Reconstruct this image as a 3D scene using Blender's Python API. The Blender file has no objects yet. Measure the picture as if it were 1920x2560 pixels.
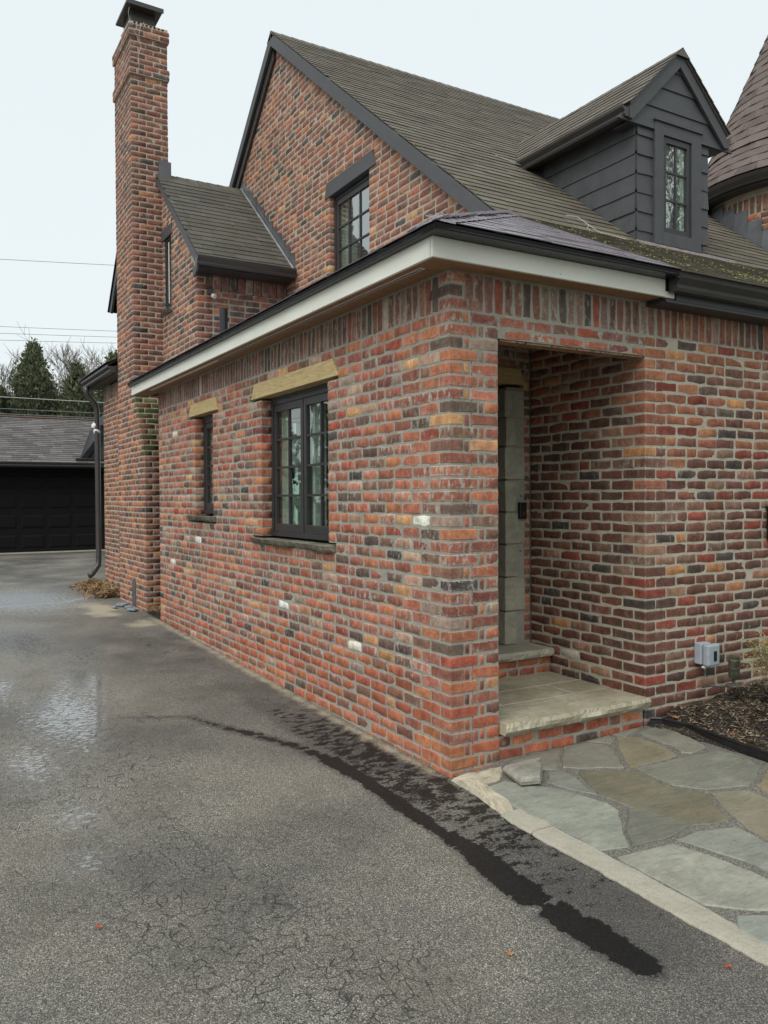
import bpy, math, random
import numpy as np
from mathutils import Matrix, Vector
rnd = random.Random(7)
sc = bpy.context.scene
COL = sc.collection

# ------------------------------------------------------------------ camera
CAM_POS = Vector((-2.5468, -3.6441, 1.4976))
YAW, PITCH, ROLL = 0.52973, -0.01713, -0.005195
fwd = Vector((math.sin(YAW)*math.cos(PITCH), math.cos(YAW)*math.cos(PITCH), math.sin(PITCH)))
rgt0 = Vector((math.cos(YAW), -math.sin(YAW), 0)); up0 = rgt0.cross(fwd)
rgt = rgt0*math.cos(ROLL)+up0*math.sin(ROLL); upv = -rgt0*math.sin(ROLL)+up0*math.cos(ROLL)
cd = bpy.data.cameras.new('camera'); cam = bpy.data.objects.new('camera', cd); COL.objects.link(cam)
M3 = Matrix((rgt, upv, -fwd)).transposed()
cam.matrix_world = Matrix.Translation(CAM_POS) @ M3.to_4x4()
cd.sensor_fit = 'VERTICAL'; cd.sensor_height = 36; cd.lens = 2043.33/2560*36
cd.clip_start = .05; cd.clip_end = 900
sc.camera = cam

# ------------------------------------------------------------------ world, sun, exposure
SUN_AZ = Vector((-0.86, -0.50)).normalized(); SUN_EL = math.radians(52)
w = bpy.data.worlds.new('World'); sc.world = w; w.use_nodes = True
nt = w.node_tree; nt.nodes.clear()
sky = nt.nodes.new('ShaderNodeTexSky'); sky.sky_type = 'NISHITA'; sky.sun_disc = False
sky.sun_elevation = SUN_EL; sky.sun_rotation = math.atan2(SUN_AZ.x, SUN_AZ.y)
sky.air_density = 1.0; sky.dust_density = 4.0
hs = nt.nodes.new('ShaderNodeHueSaturation'); hs.inputs['Saturation'].default_value = .25
mx = nt.nodes.new('ShaderNodeMix'); mx.data_type = 'RGBA'; mx.inputs[0].default_value = .86
mx.inputs[7].default_value = (6.6, 7.2, 7.42, 1)       # the flat overcast cloud layer
bg = nt.nodes.new('ShaderNodeBackground'); bg.inputs['Strength'].default_value = .10
wo = nt.nodes.new('ShaderNodeOutputWorld')
nt.links.new(sky.outputs[0], hs.inputs['Color']); nt.links.new(hs.outputs[0], mx.inputs[6])
nt.links.new(mx.outputs[2], bg.inputs['Color']); nt.links.new(bg.outputs[0], wo.inputs[0])
sd = bpy.data.lights.new('sun', 'SUN'); so = bpy.data.objects.new('sun', sd); COL.objects.link(so)
sd.energy = 1.5; sd.angle = math.radians(50); sd.color = (1.0, .975, .93)
sdir = Vector((SUN_AZ.x*math.cos(SUN_EL), SUN_AZ.y*math.cos(SUN_EL), math.sin(SUN_EL)))
so.rotation_euler = sdir.to_track_quat('Z', 'Y').to_euler(); so.location = sdir*30
sc.view_settings.view_transform = 'Standard'; sc.view_settings.look = 'None'
sc.view_settings.exposure = 0.45; sc.view_settings.gamma = 1
sc.cycles.max_bounces = 6; sc.cycles.transparent_max_bounces = 8

# ------------------------------------------------------------------ helpers
def tag(o, label=None, cat=None, group=None, kind=None):
    if label: o['label'] = label
    if cat: o['category'] = cat
    if group: o['group'] = group
    if kind: o['kind'] = kind
    return o
def empty(name, loc=(0, 0, 0), **k):
    o = bpy.data.objects.new(name, None); COL.objects.link(o); o.location = loc; o.empty_display_size = .1
    return tag(o, **k)
def link(name, me, parent=None, **k):
    o = bpy.data.objects.new(name, me); COL.objects.link(o)
    if parent: 
        o.parent = parent
        o.matrix_parent_inverse = Matrix.Translation(-world_loc(parent))
    return tag(o, **k)
def world_loc(o):
    return Vector(o.location) if o.type == 'EMPTY' else Vector((0, 0, 0))
class MB:
    """collects polygons (world coordinates) for ONE mesh object"""
    def __init__(s): s.v = []; s.f = []; s.c = []; s.m = []; s.mat = 0; s.col = None
    def add(s, vs, fs, col=None):
        b = len(s.v); s.v.extend([tuple(p) for p in vs]); s.f.extend([tuple(i+b for i in f) for f in fs])
        s.m.extend([s.mat]*len(fs)); s.c.extend([col or s.col or (1, 1, 1, 1)]*len(vs)); return s
    def box(s, a, b, col=None):
        x0, x1 = sorted((a[0], b[0])); y0, y1 = sorted((a[1], b[1])); z0, z1 = sorted((a[2], b[2]))
        return s.add([(x0,y0,z0),(x1,y0,z0),(x1,y1,z0),(x0,y1,z0),(x0,y0,z1),(x1,y0,z1),(x1,y1,z1),(x0,y1,z1)],
              [(0,3,2,1),(4,5,6,7),(0,1,5,4),(1,2,6,5),(2,3,7,6),(3,0,4,7)], col)
    def prism(s, poly, off, col=None):
        """poly: 3D points in order, swept by vector off"""
        n = len(poly); off = Vector(off); P = [Vector(p) for p in poly]
        nrm = Vector((0,0,0))
        for i in range(n): nrm += P[i].cross(P[(i+1) % n])
        vs = P+[p+off for p in P]
        if nrm.dot(off) > 0: fs = [tuple(range(n-1,-1,-1)), tuple(range(n, 2*n))]+[(i,(i+1)%n,(i+1)%n+n,i+n) for i in range(n)]
        else: fs = [tuple(range(n)), tuple(range(2*n-1, n-1, -1))]+[(i,i+n,(i+1)%n+n,(i+1)%n) for i in range(n)]
        return s.add(vs, fs, col)
    def tube(s, pts, r, n=8, col=None, cap=True):
        pts = [Vector(p) for p in pts]; rs = r if isinstance(r, (list, tuple)) else [r]*len(pts)
        vs = []; ref = None
        for i, p in enumerate(pts):
            t = (pts[min(i+1, len(pts)-1)]-pts[max(i-1, 0)]).normalized()
            if ref is None: ref = Vector((0,0,1)) if abs(t.z) < .9 else Vector((1,0,0))
            a = t.cross(ref).normalized(); b = t.cross(a).normalized(); ref = -b if False else a.cross(t)
            for k in range(n):
                q = 2*math.pi*k/n; vs.append(p+(a*math.cos(q)+b*math.sin(q))*rs[i])
        fs = [(i*n+k, i*n+(k+1)%n, (i+1)*n+(k+1)%n, (i+1)*n+k) for i in range(len(pts)-1) for k in range(n)]
        if cap: fs += [tuple(range(n-1,-1,-1)), tuple((len(pts)-1)*n+k for k in range(n))]
        return s.add(vs, fs, col)
    def lathe(s, c, prof, n=24, axis=None, col=None):
        c = Vector(c); R = Matrix.Identity(3) if axis is None else Vector(axis).to_track_quat('Z','Y').to_matrix()
        vs = [c+R@Vector((r*math.cos(2*math.pi*k/n), r*math.sin(2*math.pi*k/n), z)) for r, z in prof for k in range(n)]
        fs = [(i*n+k, i*n+(k+1)%n, (i+1)*n+(k+1)%n, (i+1)*n+k) for i in range(len(prof)-1) for k in range(n)]
        fs += [tuple(range(n-1,-1,-1)), tuple((len(prof)-1)*n+k for k in range(n))]
        return s.add(vs, fs, col)
    def mesh(s, name, mats, color=False, smooth=False, origin=None):
        me = bpy.data.meshes.new(name)
        vs = s.v if origin is None else [tuple(Vector(p)-Vector(origin)) for p in s.v]
        me.from_pydata(vs, [], s.f)
        for m in (mats if isinstance(mats, (list, tuple)) else [mats]): me.materials.append(m)
        if any(s.m): me.polygons.foreach_set('material_index', s.m)
        if color:
            a = me.attributes.new('bcol', 'FLOAT_COLOR', 'POINT'); a.data.foreach_set('color', np.array(s.c, 'f').ravel())
        if smooth: me.polygons.foreach_set('use_smooth', [True]*len(me.polygons))
        me.update(); return me
    def obj(s, name, mats, parent=None, color=False, smooth=False, bevel=0, **k):
        o = link(name, s.mesh(name, mats, color, smooth), parent, **k)
        if bevel:
            m = o.modifiers.new('bevel', 'BEVEL'); m.width = bevel; m.segments = 2; m.limit_method = 'ANGLE'
        return o
def box_part(name, a, b, mat, parent, bevel=0, **k): return MB().box(a, b).obj(name, mat, parent, bevel=bevel, **k)
def project(p):
    q = Vector(p)-CAM_POS; z = q.dot(fwd)
    if z < .1: return None
    return (960+2043.3*q.dot(rgt)/z, 1280-2043.3*q.dot(upv)/z)
def px_area(pts):
    q = [project(p) for p in pts]
    if any(a is None for a in q): return 0
    if not any(-40 < a[0] < 1960 and -40 < a[1] < 2600 for a in q): return 0
    return abs(sum(q[i][0]*q[(i+1)%len(q)][1]-q[(i+1)%len(q)][0]*q[i][1] for i in range(len(q))))/2

# ------------------------------------------------------------------ materials
class NB:
    def __init__(s, name):
        s.m = bpy.data.materials.new(name); s.m.use_nodes = True; s.t = s.m.node_tree; s.n = s.t.nodes
        s.p = s.n['Principled BSDF']; s.out = s.n['Material Output']
        s.pos = s.n.new('ShaderNodeNewGeometry').outputs['Position']
    def L(s, a, b): s.t.links.new(a, b)
    def val(s, sock, v):
        if hasattr(v, 'is_output') or isinstance(v, bpy.types.NodeSocket): s.L(v, sock)
        else: sock.default_value = v
    def noise(s, scale, detail=3, rough=.55, vec=None, out='Fac', stretch=None, dist=0):
        v = vec or s.pos
        if stretch:
            mp = s.n.new('ShaderNodeMapping'); mp.inputs['Scale'].default_value = stretch; s.L(v, mp.inputs[0]); v = mp.outputs[0]
        n = s.n.new('ShaderNodeTexNoise'); n.inputs['Scale'].default_value = scale; n.inputs['Detail'].default_value = detail
        n.inputs['Roughness'].default_value = rough; n.inputs['Distortion'].default_value = dist
        s.L(v, n.inputs['Vector']); return n.outputs[out]
    def vor(s, scale, feature='F1', vec=None, out='Distance', rnd=1):
        n = s.n.new('ShaderNodeTexVoronoi'); n.feature = feature; n.inputs['Scale'].default_value = scale
        n.inputs['Randomness'].default_value = rnd
        s.L(vec or s.pos, n.inputs['Vector']); return n.outputs[out]
    def ramp(s, f, a, b, c0=0., c1=1.):
        n = s.n.new('ShaderNodeMapRange'); n.inputs[1].default_value = a; n.inputs[2].default_value = b
        n.inputs[3].default_value = c0; n.inputs[4].default_value = c1; s.val(n.inputs[0], f); return n.outputs[0]
    def math(s, op, a, b=0., c=None):
        n = s.n.new('ShaderNodeMath'); n.operation = op; s.val(n.inputs[0], a); s.val(n.inputs[1], b)
        if c is not None: s.val(n.inputs[2], c)
        return n.outputs[0]
    def mix(s, f, a, b, mode='MIX'):
        n = s.n.new('ShaderNodeMix'); n.data_type = 'RGBA'; n.blend_type = mode
        s.val(n.inputs[0], f); s.val(n.inputs[6], a if not isinstance(a, tuple) else (*a[:3], 1)); s.val(n.inputs[7], b if not isinstance(b, tuple) else (*b[:3], 1))
        return n.outputs[2]
    def bump(s, h, dist=.002, strength=1., prev=None):
        n = s.n.new('ShaderNodeBump'); n.inputs['Distance'].default_value = dist; n.inputs['Strength'].default_value = strength
        s.L(h, n.inputs['Height'])
        if prev is not None: s.L(prev, n.inputs['Normal'])
        s.L(n.outputs[0], s.p.inputs['Normal']); return n.outputs[0]
    def sep(s, v, i):
        n = s.n.new('ShaderNodeSeparateXYZ'); s.L(v, n.inputs[0]); return n.outputs[i]
    def done(s, col=None, rough=None, metal=None, spec=None):
        if col is not None: s.val(s.p.inputs['Base Color'], col if not isinstance(col, tuple) else (*col[:3], 1))
        if rough is not None: s.val(s.p.inputs['Roughness'], rough)
        if metal is not None: s.p.inputs['Metallic'].default_value = metal
        if spec is not None: s.p.inputs['Specular IOR Level'].default_value = spec
        return s.m
def plain(name, col, rough=.6, var=.15, scale=12, metal=0., bump=.0006, spec=.5, stretch=None):
    b = NB(name); n = b.noise(scale, 4, stretch=stretch); f = b.noise(scale*9, 3, stretch=stretch)
    c = b.mix(b.ramp(n, .3, .7), tuple(x*(1-var) for x in col), tuple(min(1, x*(1+var)) for x in col))
    if bump: b.bump(f, bump)
    return b.done(c, b.ramp(n, .3, .7, rough-.07, min(1, rough+.07)), metal, spec)
def brick_mat(name, single):
    b = NB(name)
    if single:
        oi = b.n.new('ShaderNodeObjectInfo'); base = oi.outputs['Color']; al = oi.outputs['Alpha']
    else:
        at = b.n.new('ShaderNodeAttribute'); at.attribute_name = 'bcol'; base = at.outputs['Color']; al = at.outputs['Alpha']
    n1 = b.noise(14, 4); n2 = b.noise(55, 4, .65); n3 = b.noise(30, 5, .7, stretch=(1, 1, .45)); n4 = b.noise(260, 2)
    c = b.mix(b.ramp(n1, .32, .68), b.mix(1., base, (.62, .60, .62), 'MULTIPLY'), b.mix(1., base, (1.22, 1.22, 1.2), 'MULTIPLY'))
    c = b.mix(b.ramp(n2, .50, .68, 0, .7), c, b.mix(1., base, (.42, .40, .42), 'MULTIPLY'))
    c = b.mix(b.ramp(b.noise(24, 5, .7, stretch=(1, 1, .6)), .55, .7, 0, .45), c, b.mix(1., base, (1.45, 1.6, 1.6), 'MULTIPLY'))       # fired dark blotches
    sm = b.math('MULTIPLY', b.ramp(n3, .53, .66), al)                                              # old mortar left on the face
    c = b.mix(b.math('MINIMUM', sm, .75), c, (.46, .43, .37))
    ea = b.n.new('ShaderNodeAttribute'); ea.attribute_name = 'edge'
    em = b.ramp(b.math('ADD', ea.outputs['Fac'], b.math('MULTIPLY', b.math('SUBTRACT', n2, .5), 1.7)), .58, .98)
    c = b.mix(b.math('MINIMUM', b.math('MULTIPLY', em, b.math('ADD', .08, b.math('MULTIPLY', al, .62))), .8), c, (.47, .44, .38))
    c = b.mix(b.ramp(n4, .60, .74, 0, .6), c, b.mix(1., c, (.3, .28, .28), 'MULTIPLY'))
    h = b.math('ADD', b.math('MULTIPLY', n2, .7), b.math('MULTIPLY', n4, .35)); b.bump(h, .0045, .9)
    return b.done(c, b.ramp(n2, .3, .7, .72, .92), spec=.3)
def mortar_mat(name, col, dark=.75):
    b = NB(name); n = b.noise(9, 3); g = b.noise(180, 3, .7); m = b.noise(40, 4)
    c = b.mix(b.ramp(n, .3, .7), tuple(x*dark for x in col), col)
    c = b.mix(b.ramp(g, .35, .7, 0, .5), c, tuple(x*.5 for x in col))
    b.bump(b.math('ADD', g, b.math('MULTIPLY', m, 1.6)), .006, 1)
    return b.done(c, .95, spec=.2)
def shingle_mat(name, single, wet=False, moss=0.):
    b = NB(name)
    if single:
        oi = b.n.new('ShaderNodeObjectInfo'); base = oi.outputs['Color']
    else:
        at = b.n.new('ShaderNodeAttribute'); at.attribute_name = 'bcol'; base = at.outputs['Color']
    g = b.noise(300, 2, .7); n = b.noise(7, 4); k = b.noise(2.2, 5, .65)
    c = b.mix(b.ramp(g, .35, .68), b.mix(1., base, (.55, .55, .55), 'MULTIPLY'), b.mix(1., base, (1.4, 1.38, 1.34), 'MULTIPLY'))
    c = b.mix(b.ramp(n, .3, .7, 0, .4), c, b.mix(1., c, (.6, .6, .6), 'MULTIPLY'))
    if moss:
        # growth sits on the lower courses and in patches
        y = b.sep(b.pos, 1); band = b.ramp(y, 3.6, .8, .32, 1.)
        mm = b.math('MULTIPLY', b.ramp(b.noise(3.5, 6, .75), .43, .66), b.math('MULTIPLY', band, moss))
        fine = b.ramp(b.noise(45, 4, .7), .35, .6)
        mm = b.math('MULTIPLY', mm, fine)
        c = b.mix(b.math('MINIMUM', mm, .8), c, b.mix(b.noise(25, 3), (.085, .08, .03), (.19, .18, .085)))
        # pale lichen specks
        c = b.mix(b.math('MULTIPLY', b.ramp(b.noise(60, 3), .68, .74), .5*moss), c, (.32, .33, .25))
    b.bump(g, .0006 if wet else .002, .8)
    return b.done(c, b.ramp(n, .3, .7, .2, .4) if wet else b.ramp(n, .3, .7, .7, .92), spec=.9 if wet else .35)

M = {}
M['brick'] = brick_mat('brick_face', False); M['brick1'] = brick_mat('brick_face_single', True)
M['creamjoint'] = mortar_mat('cream_joint', (.60, .55, .43)); M['mortar'] = mortar_mat('grey_mortar', (.45, .43, .36)); M['oldmortar'] = mortar_mat('cream_mortar', (.56, .50, .385))
M['shingle'] = shingle_mat('old_shingle', False, moss=1.); M['shingle1'] = shingle_mat('old_shingle_single', True, moss=1.)
M['newshingle'] = shingle_mat('wet_shingle', False, wet=True); M['newshingle1'] = shingle_mat('wet_shingle_single', True, wet=True)
M['plainshingle'] = shingle_mat('clean_shingle', False); M['plainshingle1'] = shingle_mat('clean_shingle_single', True)
M['blackdoor'] = plain('near_black_door', (.008, .0075, .008), .75, .15, 3, bump=0, spec=.15)
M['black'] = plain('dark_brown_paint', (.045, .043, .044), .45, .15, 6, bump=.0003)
M['dark'] = plain('charcoal_paint', (.064, .065, .069), .55, .18, 8, bump=.0008)
M['bronze'] = plain('bronze_aluminium', (.05, .045, .042), .33, .12, 4, bump=0)
M['frame'] = plain('window_frame', (.033, .031, .031), .38, .1, 6, bump=0)
M['drip'] = plain('black_membrane', (.016, .017, .022), .3, .2, 10, bump=.0006)
M['flash'] = plain('lead_flashing', (.115, .12, .128), .42, .2, 6, metal=.3, bump=.0005)
M['paleflash'] = plain('weathered_flashing_strip', (.42, .42, .43), .4, .2, 6, metal=.5, bump=0)
M['white'] = plain('white_plastic', (.72, .72, .72), .4, .05)
M['greymetal'] = plain('grey_plastic', (.34, .38, .42), .45, .06)
M['rubber'] = plain('black_plastic', (.012, .012, .013), .4, .2)
M['brass'] = plain('patinated_bronze', (.085, .082, .06), .5, .35, 30)
M['interior'] = plain('room_dark', (.17, .19, .15), .9)
M['casing'] = plain('room_casing', (.50, .56, .49), .6, .06)
M['paper'] = plain('taped_paper', (.66, .84, .76), .8, .05)
M['cable'] = plain('power_cable', (.24, .255, .265), .7, 0, bump=0)
M['palecable'] = plain('pale_cable', (.5, .52, .5), .7, 0, bump=0)
M['fascia'] = None
b = NB('primed_fascia'); n = b.noise(3, 4, stretch=(1, 1, 4)); g = b.noise(60, 3)
c = b.mix(b.ramp(n, .3, .7), (.74, .74, .65), (.84, .84, .76)); c = b.mix(b.ramp(b.vor(7.5, out='Distance'), .05, .035, 0, .8), c, (.2, .2, .18))
b.bump(g, .0005); M['fascia'] = b.done(c, .6)
b = NB('plywood_soffit'); n = b.noise(5, 4, stretch=(1, 9, 1), dist=.5); n2 = b.noise(2.5, 3)
c = b.mix(b.ramp(n, .3, .7), (.235, .125, .06), (.36, .215, .115)); c = b.mix(b.ramp(n2, .4, .7, 0, .4), c, (.2, .12, .07))
b.bump(n, .001); M['plywood'] = b.done(c, .7)
b = NB('treated_timber'); n = b.noise(6, 5, .6, stretch=(1, 1, 14), dist=1.2); f = b.noise(40, 4, stretch=(1, .5, 12)); k = b.vor(2.6, out='Distance')
c = b.mix(b.ramp(n, .35, .65), (.40, .285, .125), (.60, .475, .235)); c = b.mix(b.ramp(f, .5, .72, 0, .5), c, (.24, .155, .065))
c = b.mix(b.ramp(k, .05, .02, 0, .85), c, (.12, .07, .03)); b.bump(n, .0015); M['timber'] = b.done(c, .65)
def stone_mat(name, c0, c1, rust=0., single=False, rough=.6, bumpd=.004, stain=.35):
    b = NB(name); n = b.noise(3.2, 5, .6, dist=.6); f = b.noise(22, 5, .65, dist=.8); g = b.noise(240, 2)
    if single:
        oi = b.n.new('ShaderNodeObjectInfo'); c = b.mix(b.ramp(n, .3, .7), b.mix(1., oi.outputs['Color'], (.78, .78, .78), 'MULTIPLY'), b.mix(1., oi.outputs['Color'], (1.15, 1.15, 1.13), 'MULTIPLY'))
        r = oi.outputs['Alpha']
        c = b.mix(b.math('MULTIPLY', b.ramp(b.noise(2.3, 4, .7, dist=1.5), .45, .68), r), c, (.205, .165, .095))
    else: c = b.mix(b.ramp(n, .3, .7), c0, c1)
    cl = b.noise(7, 6, .7, stretch=(1, 3.2, 1), dist=1.2); c = b.mix(b.ramp(cl, .5, .66, 0, .5), c, b.mix(1., c, (.62, .62, .58), 'MULTIPLY')); c = b.mix(b.ramp(cl, .46, .36, 0, .35), c, b.mix(1., c, (1.35, 1.33, 1.28), 'MULTIPLY'))
    c = b.mix(b.ramp(f, .48, .75, 0, stain), c, tuple(x*.45 for x in c0))
    c = b.mix(b.ramp(g, .6, .72, 0, .35), c, tuple(min(1, x*1.8) for x in c1))
    b.bump(b.math('ADD', b.math('ADD', b.math('MULTIPLY', f, 1.5), b.math('MULTIPLY', cl, 2.)), b.math('MULTIPLY', g, .25)), bumpd, .9)
    return b.done(c, b.ramp(n, .3, .7, rough-.14, rough+.12), spec=.45)
M['flag'] = stone_mat('bluestone_flag', (.22, .23, .22), (.3, .31, .29), single=True, rough=.5, bumpd=.003)
M['slab'] = stone_mat('buff_sandstone', (.30, .265, .18), (.47, .43, .315), rough=.62, stain=.45)
M['quoin'] = stone_mat('limestone_quoin', (.31, .295, .22), (.44, .42, .33), rough=.7)
M['sill'] = stone_mat('dark_rough_sill', (.075, .07, .055), (.36, .33, .25), rough=.7, bumpd=.01, stain=.9)
M['kerb'] = mortar_mat('concrete_kerb', (.50, .465, .375), .8)
M['rubble'] = mortar_mat('mortar_rubble', (.68, .60, .45), .62)
M['grit'] = None
b = NB('joint_grit'); v = b.vor(210, out='Color'); r = b.sep(v, 0); n = b.noise(12, 3)
c = b.mix(b.ramp(r, .3, 1), (.12, .112, .095), (.36, .34, .29)); c = b.mix(b.ramp(n, .4, .7, 0, .5), c, (.17, .16, .13))
b.bump(b.vor(230), .006); M['grit'] = b.done(c, .9)
b = NB('dark_mulch'); v = b.vor(95, out='Color'); r = b.sep(v, 0); n = b.noise(5, 4, .6); f = b.noise(70, 4, .7)
c = b.mix(b.ramp(r, .55, 1), (.035, .026, .018), (.20, .155, .10)); c = b.mix(b.ramp(n, .42, .62, 0, .85), c, (.03, .023, .017))
c = b.mix(b.ramp(f, .55, .75, 0, .6), c, (.26, .21, .145)); b.bump(b.math('ADD', b.vor(95), f), .02); M['mulch'] = b.done(c, .92)
M['lawn'] = plain('far_soil_and_turf', (.075, .08, .04), .95, .35, 2, bump=.01)
def leaf_mat(name, a, c_, trans=.25, rough=.55):
    b = NB(name); at = b.n.new('ShaderNodeAttribute'); at.attribute_name = 'bcol'
    c = b.mix(b.sep(at.outputs['Vector'], 0), a, c_); b.done(c, rough, spec=.3)
    tr = b.n.new('ShaderNodeBsdfTranslucent'); b.L(c, tr.inputs[0]); ms = b.n.new('ShaderNodeMixShader'); ms.inputs[0].default_value = trans
    b.L(b.p.outputs[0], ms.inputs[1]); b.L(tr.outputs[0], ms.inputs[2]); b.L(ms.outputs[0], b.out.inputs[0]); return b.m
M['conifer'] = leaf_mat('conifer_foliage', (.06, .075, .042), (.24, .265, .15))
M['box'] = leaf_mat('boxwood_leaf', (.10, .10, .025), (.46, .38, .10))
M['drylf'] = leaf_mat('dry_leaf_litter', (.10, .055, .025), (.42, .28, .14), .1, .7)
M['bark'] = plain('hazed_grey_bark', (.24, .22, .195), .9, .25, 20, bump=.004)  # bark colour lightened so the distant trees look hazy
M['twig'] = plain('pale_twig', (.42, .39, .33), .8, .2, 20)
M['redleaf'] = plain('red_dead_leaf', (.40, .09, .035), .6, .4, 60)
M['orangeleaf'] = plain('orange_dead_leaf', (.46, .20, .07), .6, .4, 60)
M['slate'] = plain('blue_slate', (.22, .27, .32), .35, .3, 20)
# window glass: clear with the reflection that glass has
b = NB('window_glass'); b.n.remove(b.p)
tr = b.n.new('ShaderNodeBsdfTransparent'); tr.inputs[0].default_value = (.93, .985, .955, 1)
gl = b.n.new('ShaderNodeBsdfGlossy'); gl.inputs['Roughness'].default_value = .0; gl.inputs['Color'].default_value = (.95, .98, .97, 1)
fr = b.n.new('ShaderNodeFresnel'); fr.inputs['IOR'].default_value = 1.6
bp_ = b.n.new('ShaderNodeBump'); bp_.inputs['Distance'].default_value = .0012; bp_.inputs['Strength'].default_value = .5
b.L(b.noise(3.5, 2), bp_.inputs['Height']); b.L(bp_.outputs[0], gl.inputs['Normal'])
ms = b.n.new('ShaderNodeMixShader'); b.L(b.math('MULTIPLY', b.math('MINIMUM', b.math('ADD', fr.outputs[0], .15), 1.), b.math('SUBTRACT', 1., b.pos.node.outputs['Backfacing'])), ms.inputs[0]); b.L(tr.outputs[0], ms.inputs[1]); b.L(gl.outputs[0], ms.inputs[2]); b.L(ms.outputs[0], b.out.inputs[0])
M['glass'] = b.m

M['glass2'] = M['glass'].copy(); M['glass2'].name = 'coated_window_glass'
for n_ in M['glass2'].node_tree.nodes:
    if n_.type == 'MATH' and n_.operation == 'ADD': n_.inputs[1].default_value = .30
    if n_.type == 'BUMP': n_.inputs['Distance'].default_value = .002
# ------------------------------------------------------------------ things that own the building
C = .07
house = empty('brick_house', (0, 0, 0), label='steep roofed red brick house with a tall chimney and recessed entrance', cat='house')
WALLS = {}
BR = []       # every brick of the house: (kind, variant, Matrix, colour, wall name, px area)

def brick_variant(seed, L=.185, H=.058, D=.09):
    r = random.Random(seed)
    j = lambda a: r.uniform(-a, a)
    o = [(0,0),(L*.33,0),(L*.68,0),(L,0),(L,H*.5),(L,H),(L*.66,H),(L*.31,H),(0,H),(0,H*.5)]
    out = [(x+j(.003), z+j(.0042)) for x, z in o]
    cx, cz = L/2, H/2
    for k in (0, 3, 5, 8):                       # worn, rounded corners
        x, z = out[k]; f = r.uniform(.3, 1.) if r.random() < .8 else 1.8
        out[k] = (x+(.003*f if x < cx else -.003*f), z+(.0024*f if z < cz else -.0024*f))
    inn = []
    for x, z in out:
        dx, dz = (1 if x < cx else -1), (1 if z < cz else -1)
        ix = x+dx*.004 if min(abs(x), abs(x-L)) < .022 else x
        iz = z+dz*.004 if min(abs(z), abs(z-H)) < .017 else z
        inn.append((ix, iz))
    t1, t2 = j(.0022), j(.0018); yy = lambda x, z, e: e+t1*(x/L-.5)+t2*(z/H-.5)+j(.0007)
    V = [(x, yy(x, z, 0), z) for x, z in inn]+[(x, yy(x, z, .0038), z) for x, z in out]+[(x, D, z) for x, z in out]+[(L*.25, yy(L*.25, cz, -.0008), cz+j(.008)), (L*.75, yy(L*.75, cz, -.0008), cz+j(.008))]
    E = [.72]*10+[1.]*10+[1.]*10+[0., 0.]
    n = 10; a_, b_ = 30, 31
    F = [(a_,9,0),(a_,0,1),(a_,7,8),(a_,8,9),(b_,2,3),(b_,3,4),(b_,4,5),(b_,5,6),(a_,1,2,b_),(b_,6,7,a_)]+[(i, i+n, (i+1) % n+n, (i+1) % n) for i in range(n)]+[(i+n, i+2*n, (i+1) % n+2*n, (i+1) % n+n) for i in range(n)]
    return np.array(V), F, np.array(E)
def corner_variant(seed, LX, LY, H=.058):
    r = random.Random(seed); j = lambda a: r.uniform(-a, a); c = .007
    plan = [(LX,0),(LX*.5,j(.001)),(c,0),(0,c),(j(.001),LY*.5),(0,LY),(LX,LY)]
    n = len(plan); V = []
    zz = ((0,.004),(.005,0),(H*.5,-.0008),(H-.005,0),(H,.004)); E = [e for e in (1., .72, .1, .72, 1.) for _ in plan]
    for z, ins in zz:
        for x, y in plan:
            V.append((x+(ins if x < .02 else (-ins if x > LX-.01 else 0))+j(.0006), y+(ins if y < .02 else 0)+j(.0006), z+j(.0012)))
    F = [(i+k*n, i+(k+1)*n, (i+1) % n+(k+1)*n, (i+1) % n+k*n) for k in range(4) for i in range(n)]+[tuple(range(n)), tuple(range(5*n-1, 4*n-1, -1))]
    return np.array(V), F, np.array(E)
VAR = {('b', i): brick_variant(100+i) for i in range(10)}
for i in range(4):
    VAR[('cs', i)] = corner_variant(200+i, .185, .09); VAR[('ch', i)] = corner_variant(300+i, .088, .185)

PAL_NEW = [((.39,.140,.085),19,.6),((.44,.175,.092),10,.4),((.33,.130,.090),16,1.),((.27,.105,.075),16,.7),((.20,.110,.082),16,.8),((.125,.088,.072),7,.6),
           ((.32,.080,.052),5,.4),((.48,.26,.13),3.5,.3),((.52,.32,.16),1.2,.2),((.31,.235,.20),3,.7),((.070,.064,.064),2.6,.9),((.19,.07,.06),2,.7),((.40,.26,.19),4,1.2),((.78,.76,.70),.7,.2),((.42,.17,.12),4,2.6)]
PAL_BASE = [((.40,.125,.070),40,.25),((.34,.10,.06),22,.3),((.42,.16,.08),16,.2),((.20,.09,.065),8,.3),((.25,.125,.09),8,.6),((.09,.07,.062),2,.3)]
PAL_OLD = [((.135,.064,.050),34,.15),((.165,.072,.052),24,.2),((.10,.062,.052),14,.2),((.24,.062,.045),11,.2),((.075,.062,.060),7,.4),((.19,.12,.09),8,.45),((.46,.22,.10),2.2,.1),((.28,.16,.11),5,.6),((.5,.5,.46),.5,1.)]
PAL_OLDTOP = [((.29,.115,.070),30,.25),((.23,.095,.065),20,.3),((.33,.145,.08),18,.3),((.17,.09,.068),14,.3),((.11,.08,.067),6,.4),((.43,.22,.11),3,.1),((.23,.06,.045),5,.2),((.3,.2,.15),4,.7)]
PAL_GAB = [((.27,.120,.092),26,.25),((.22,.105,.085),20,.25),((.36,.145,.09),15,.2),((.42,.18,.095),5,.1),((.17,.10,.085),12,.3),((.09,.082,.084),7,.2),((.31,.16,.115),8,.4),((.50,.30,.16),1.2,.1)]
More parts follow.
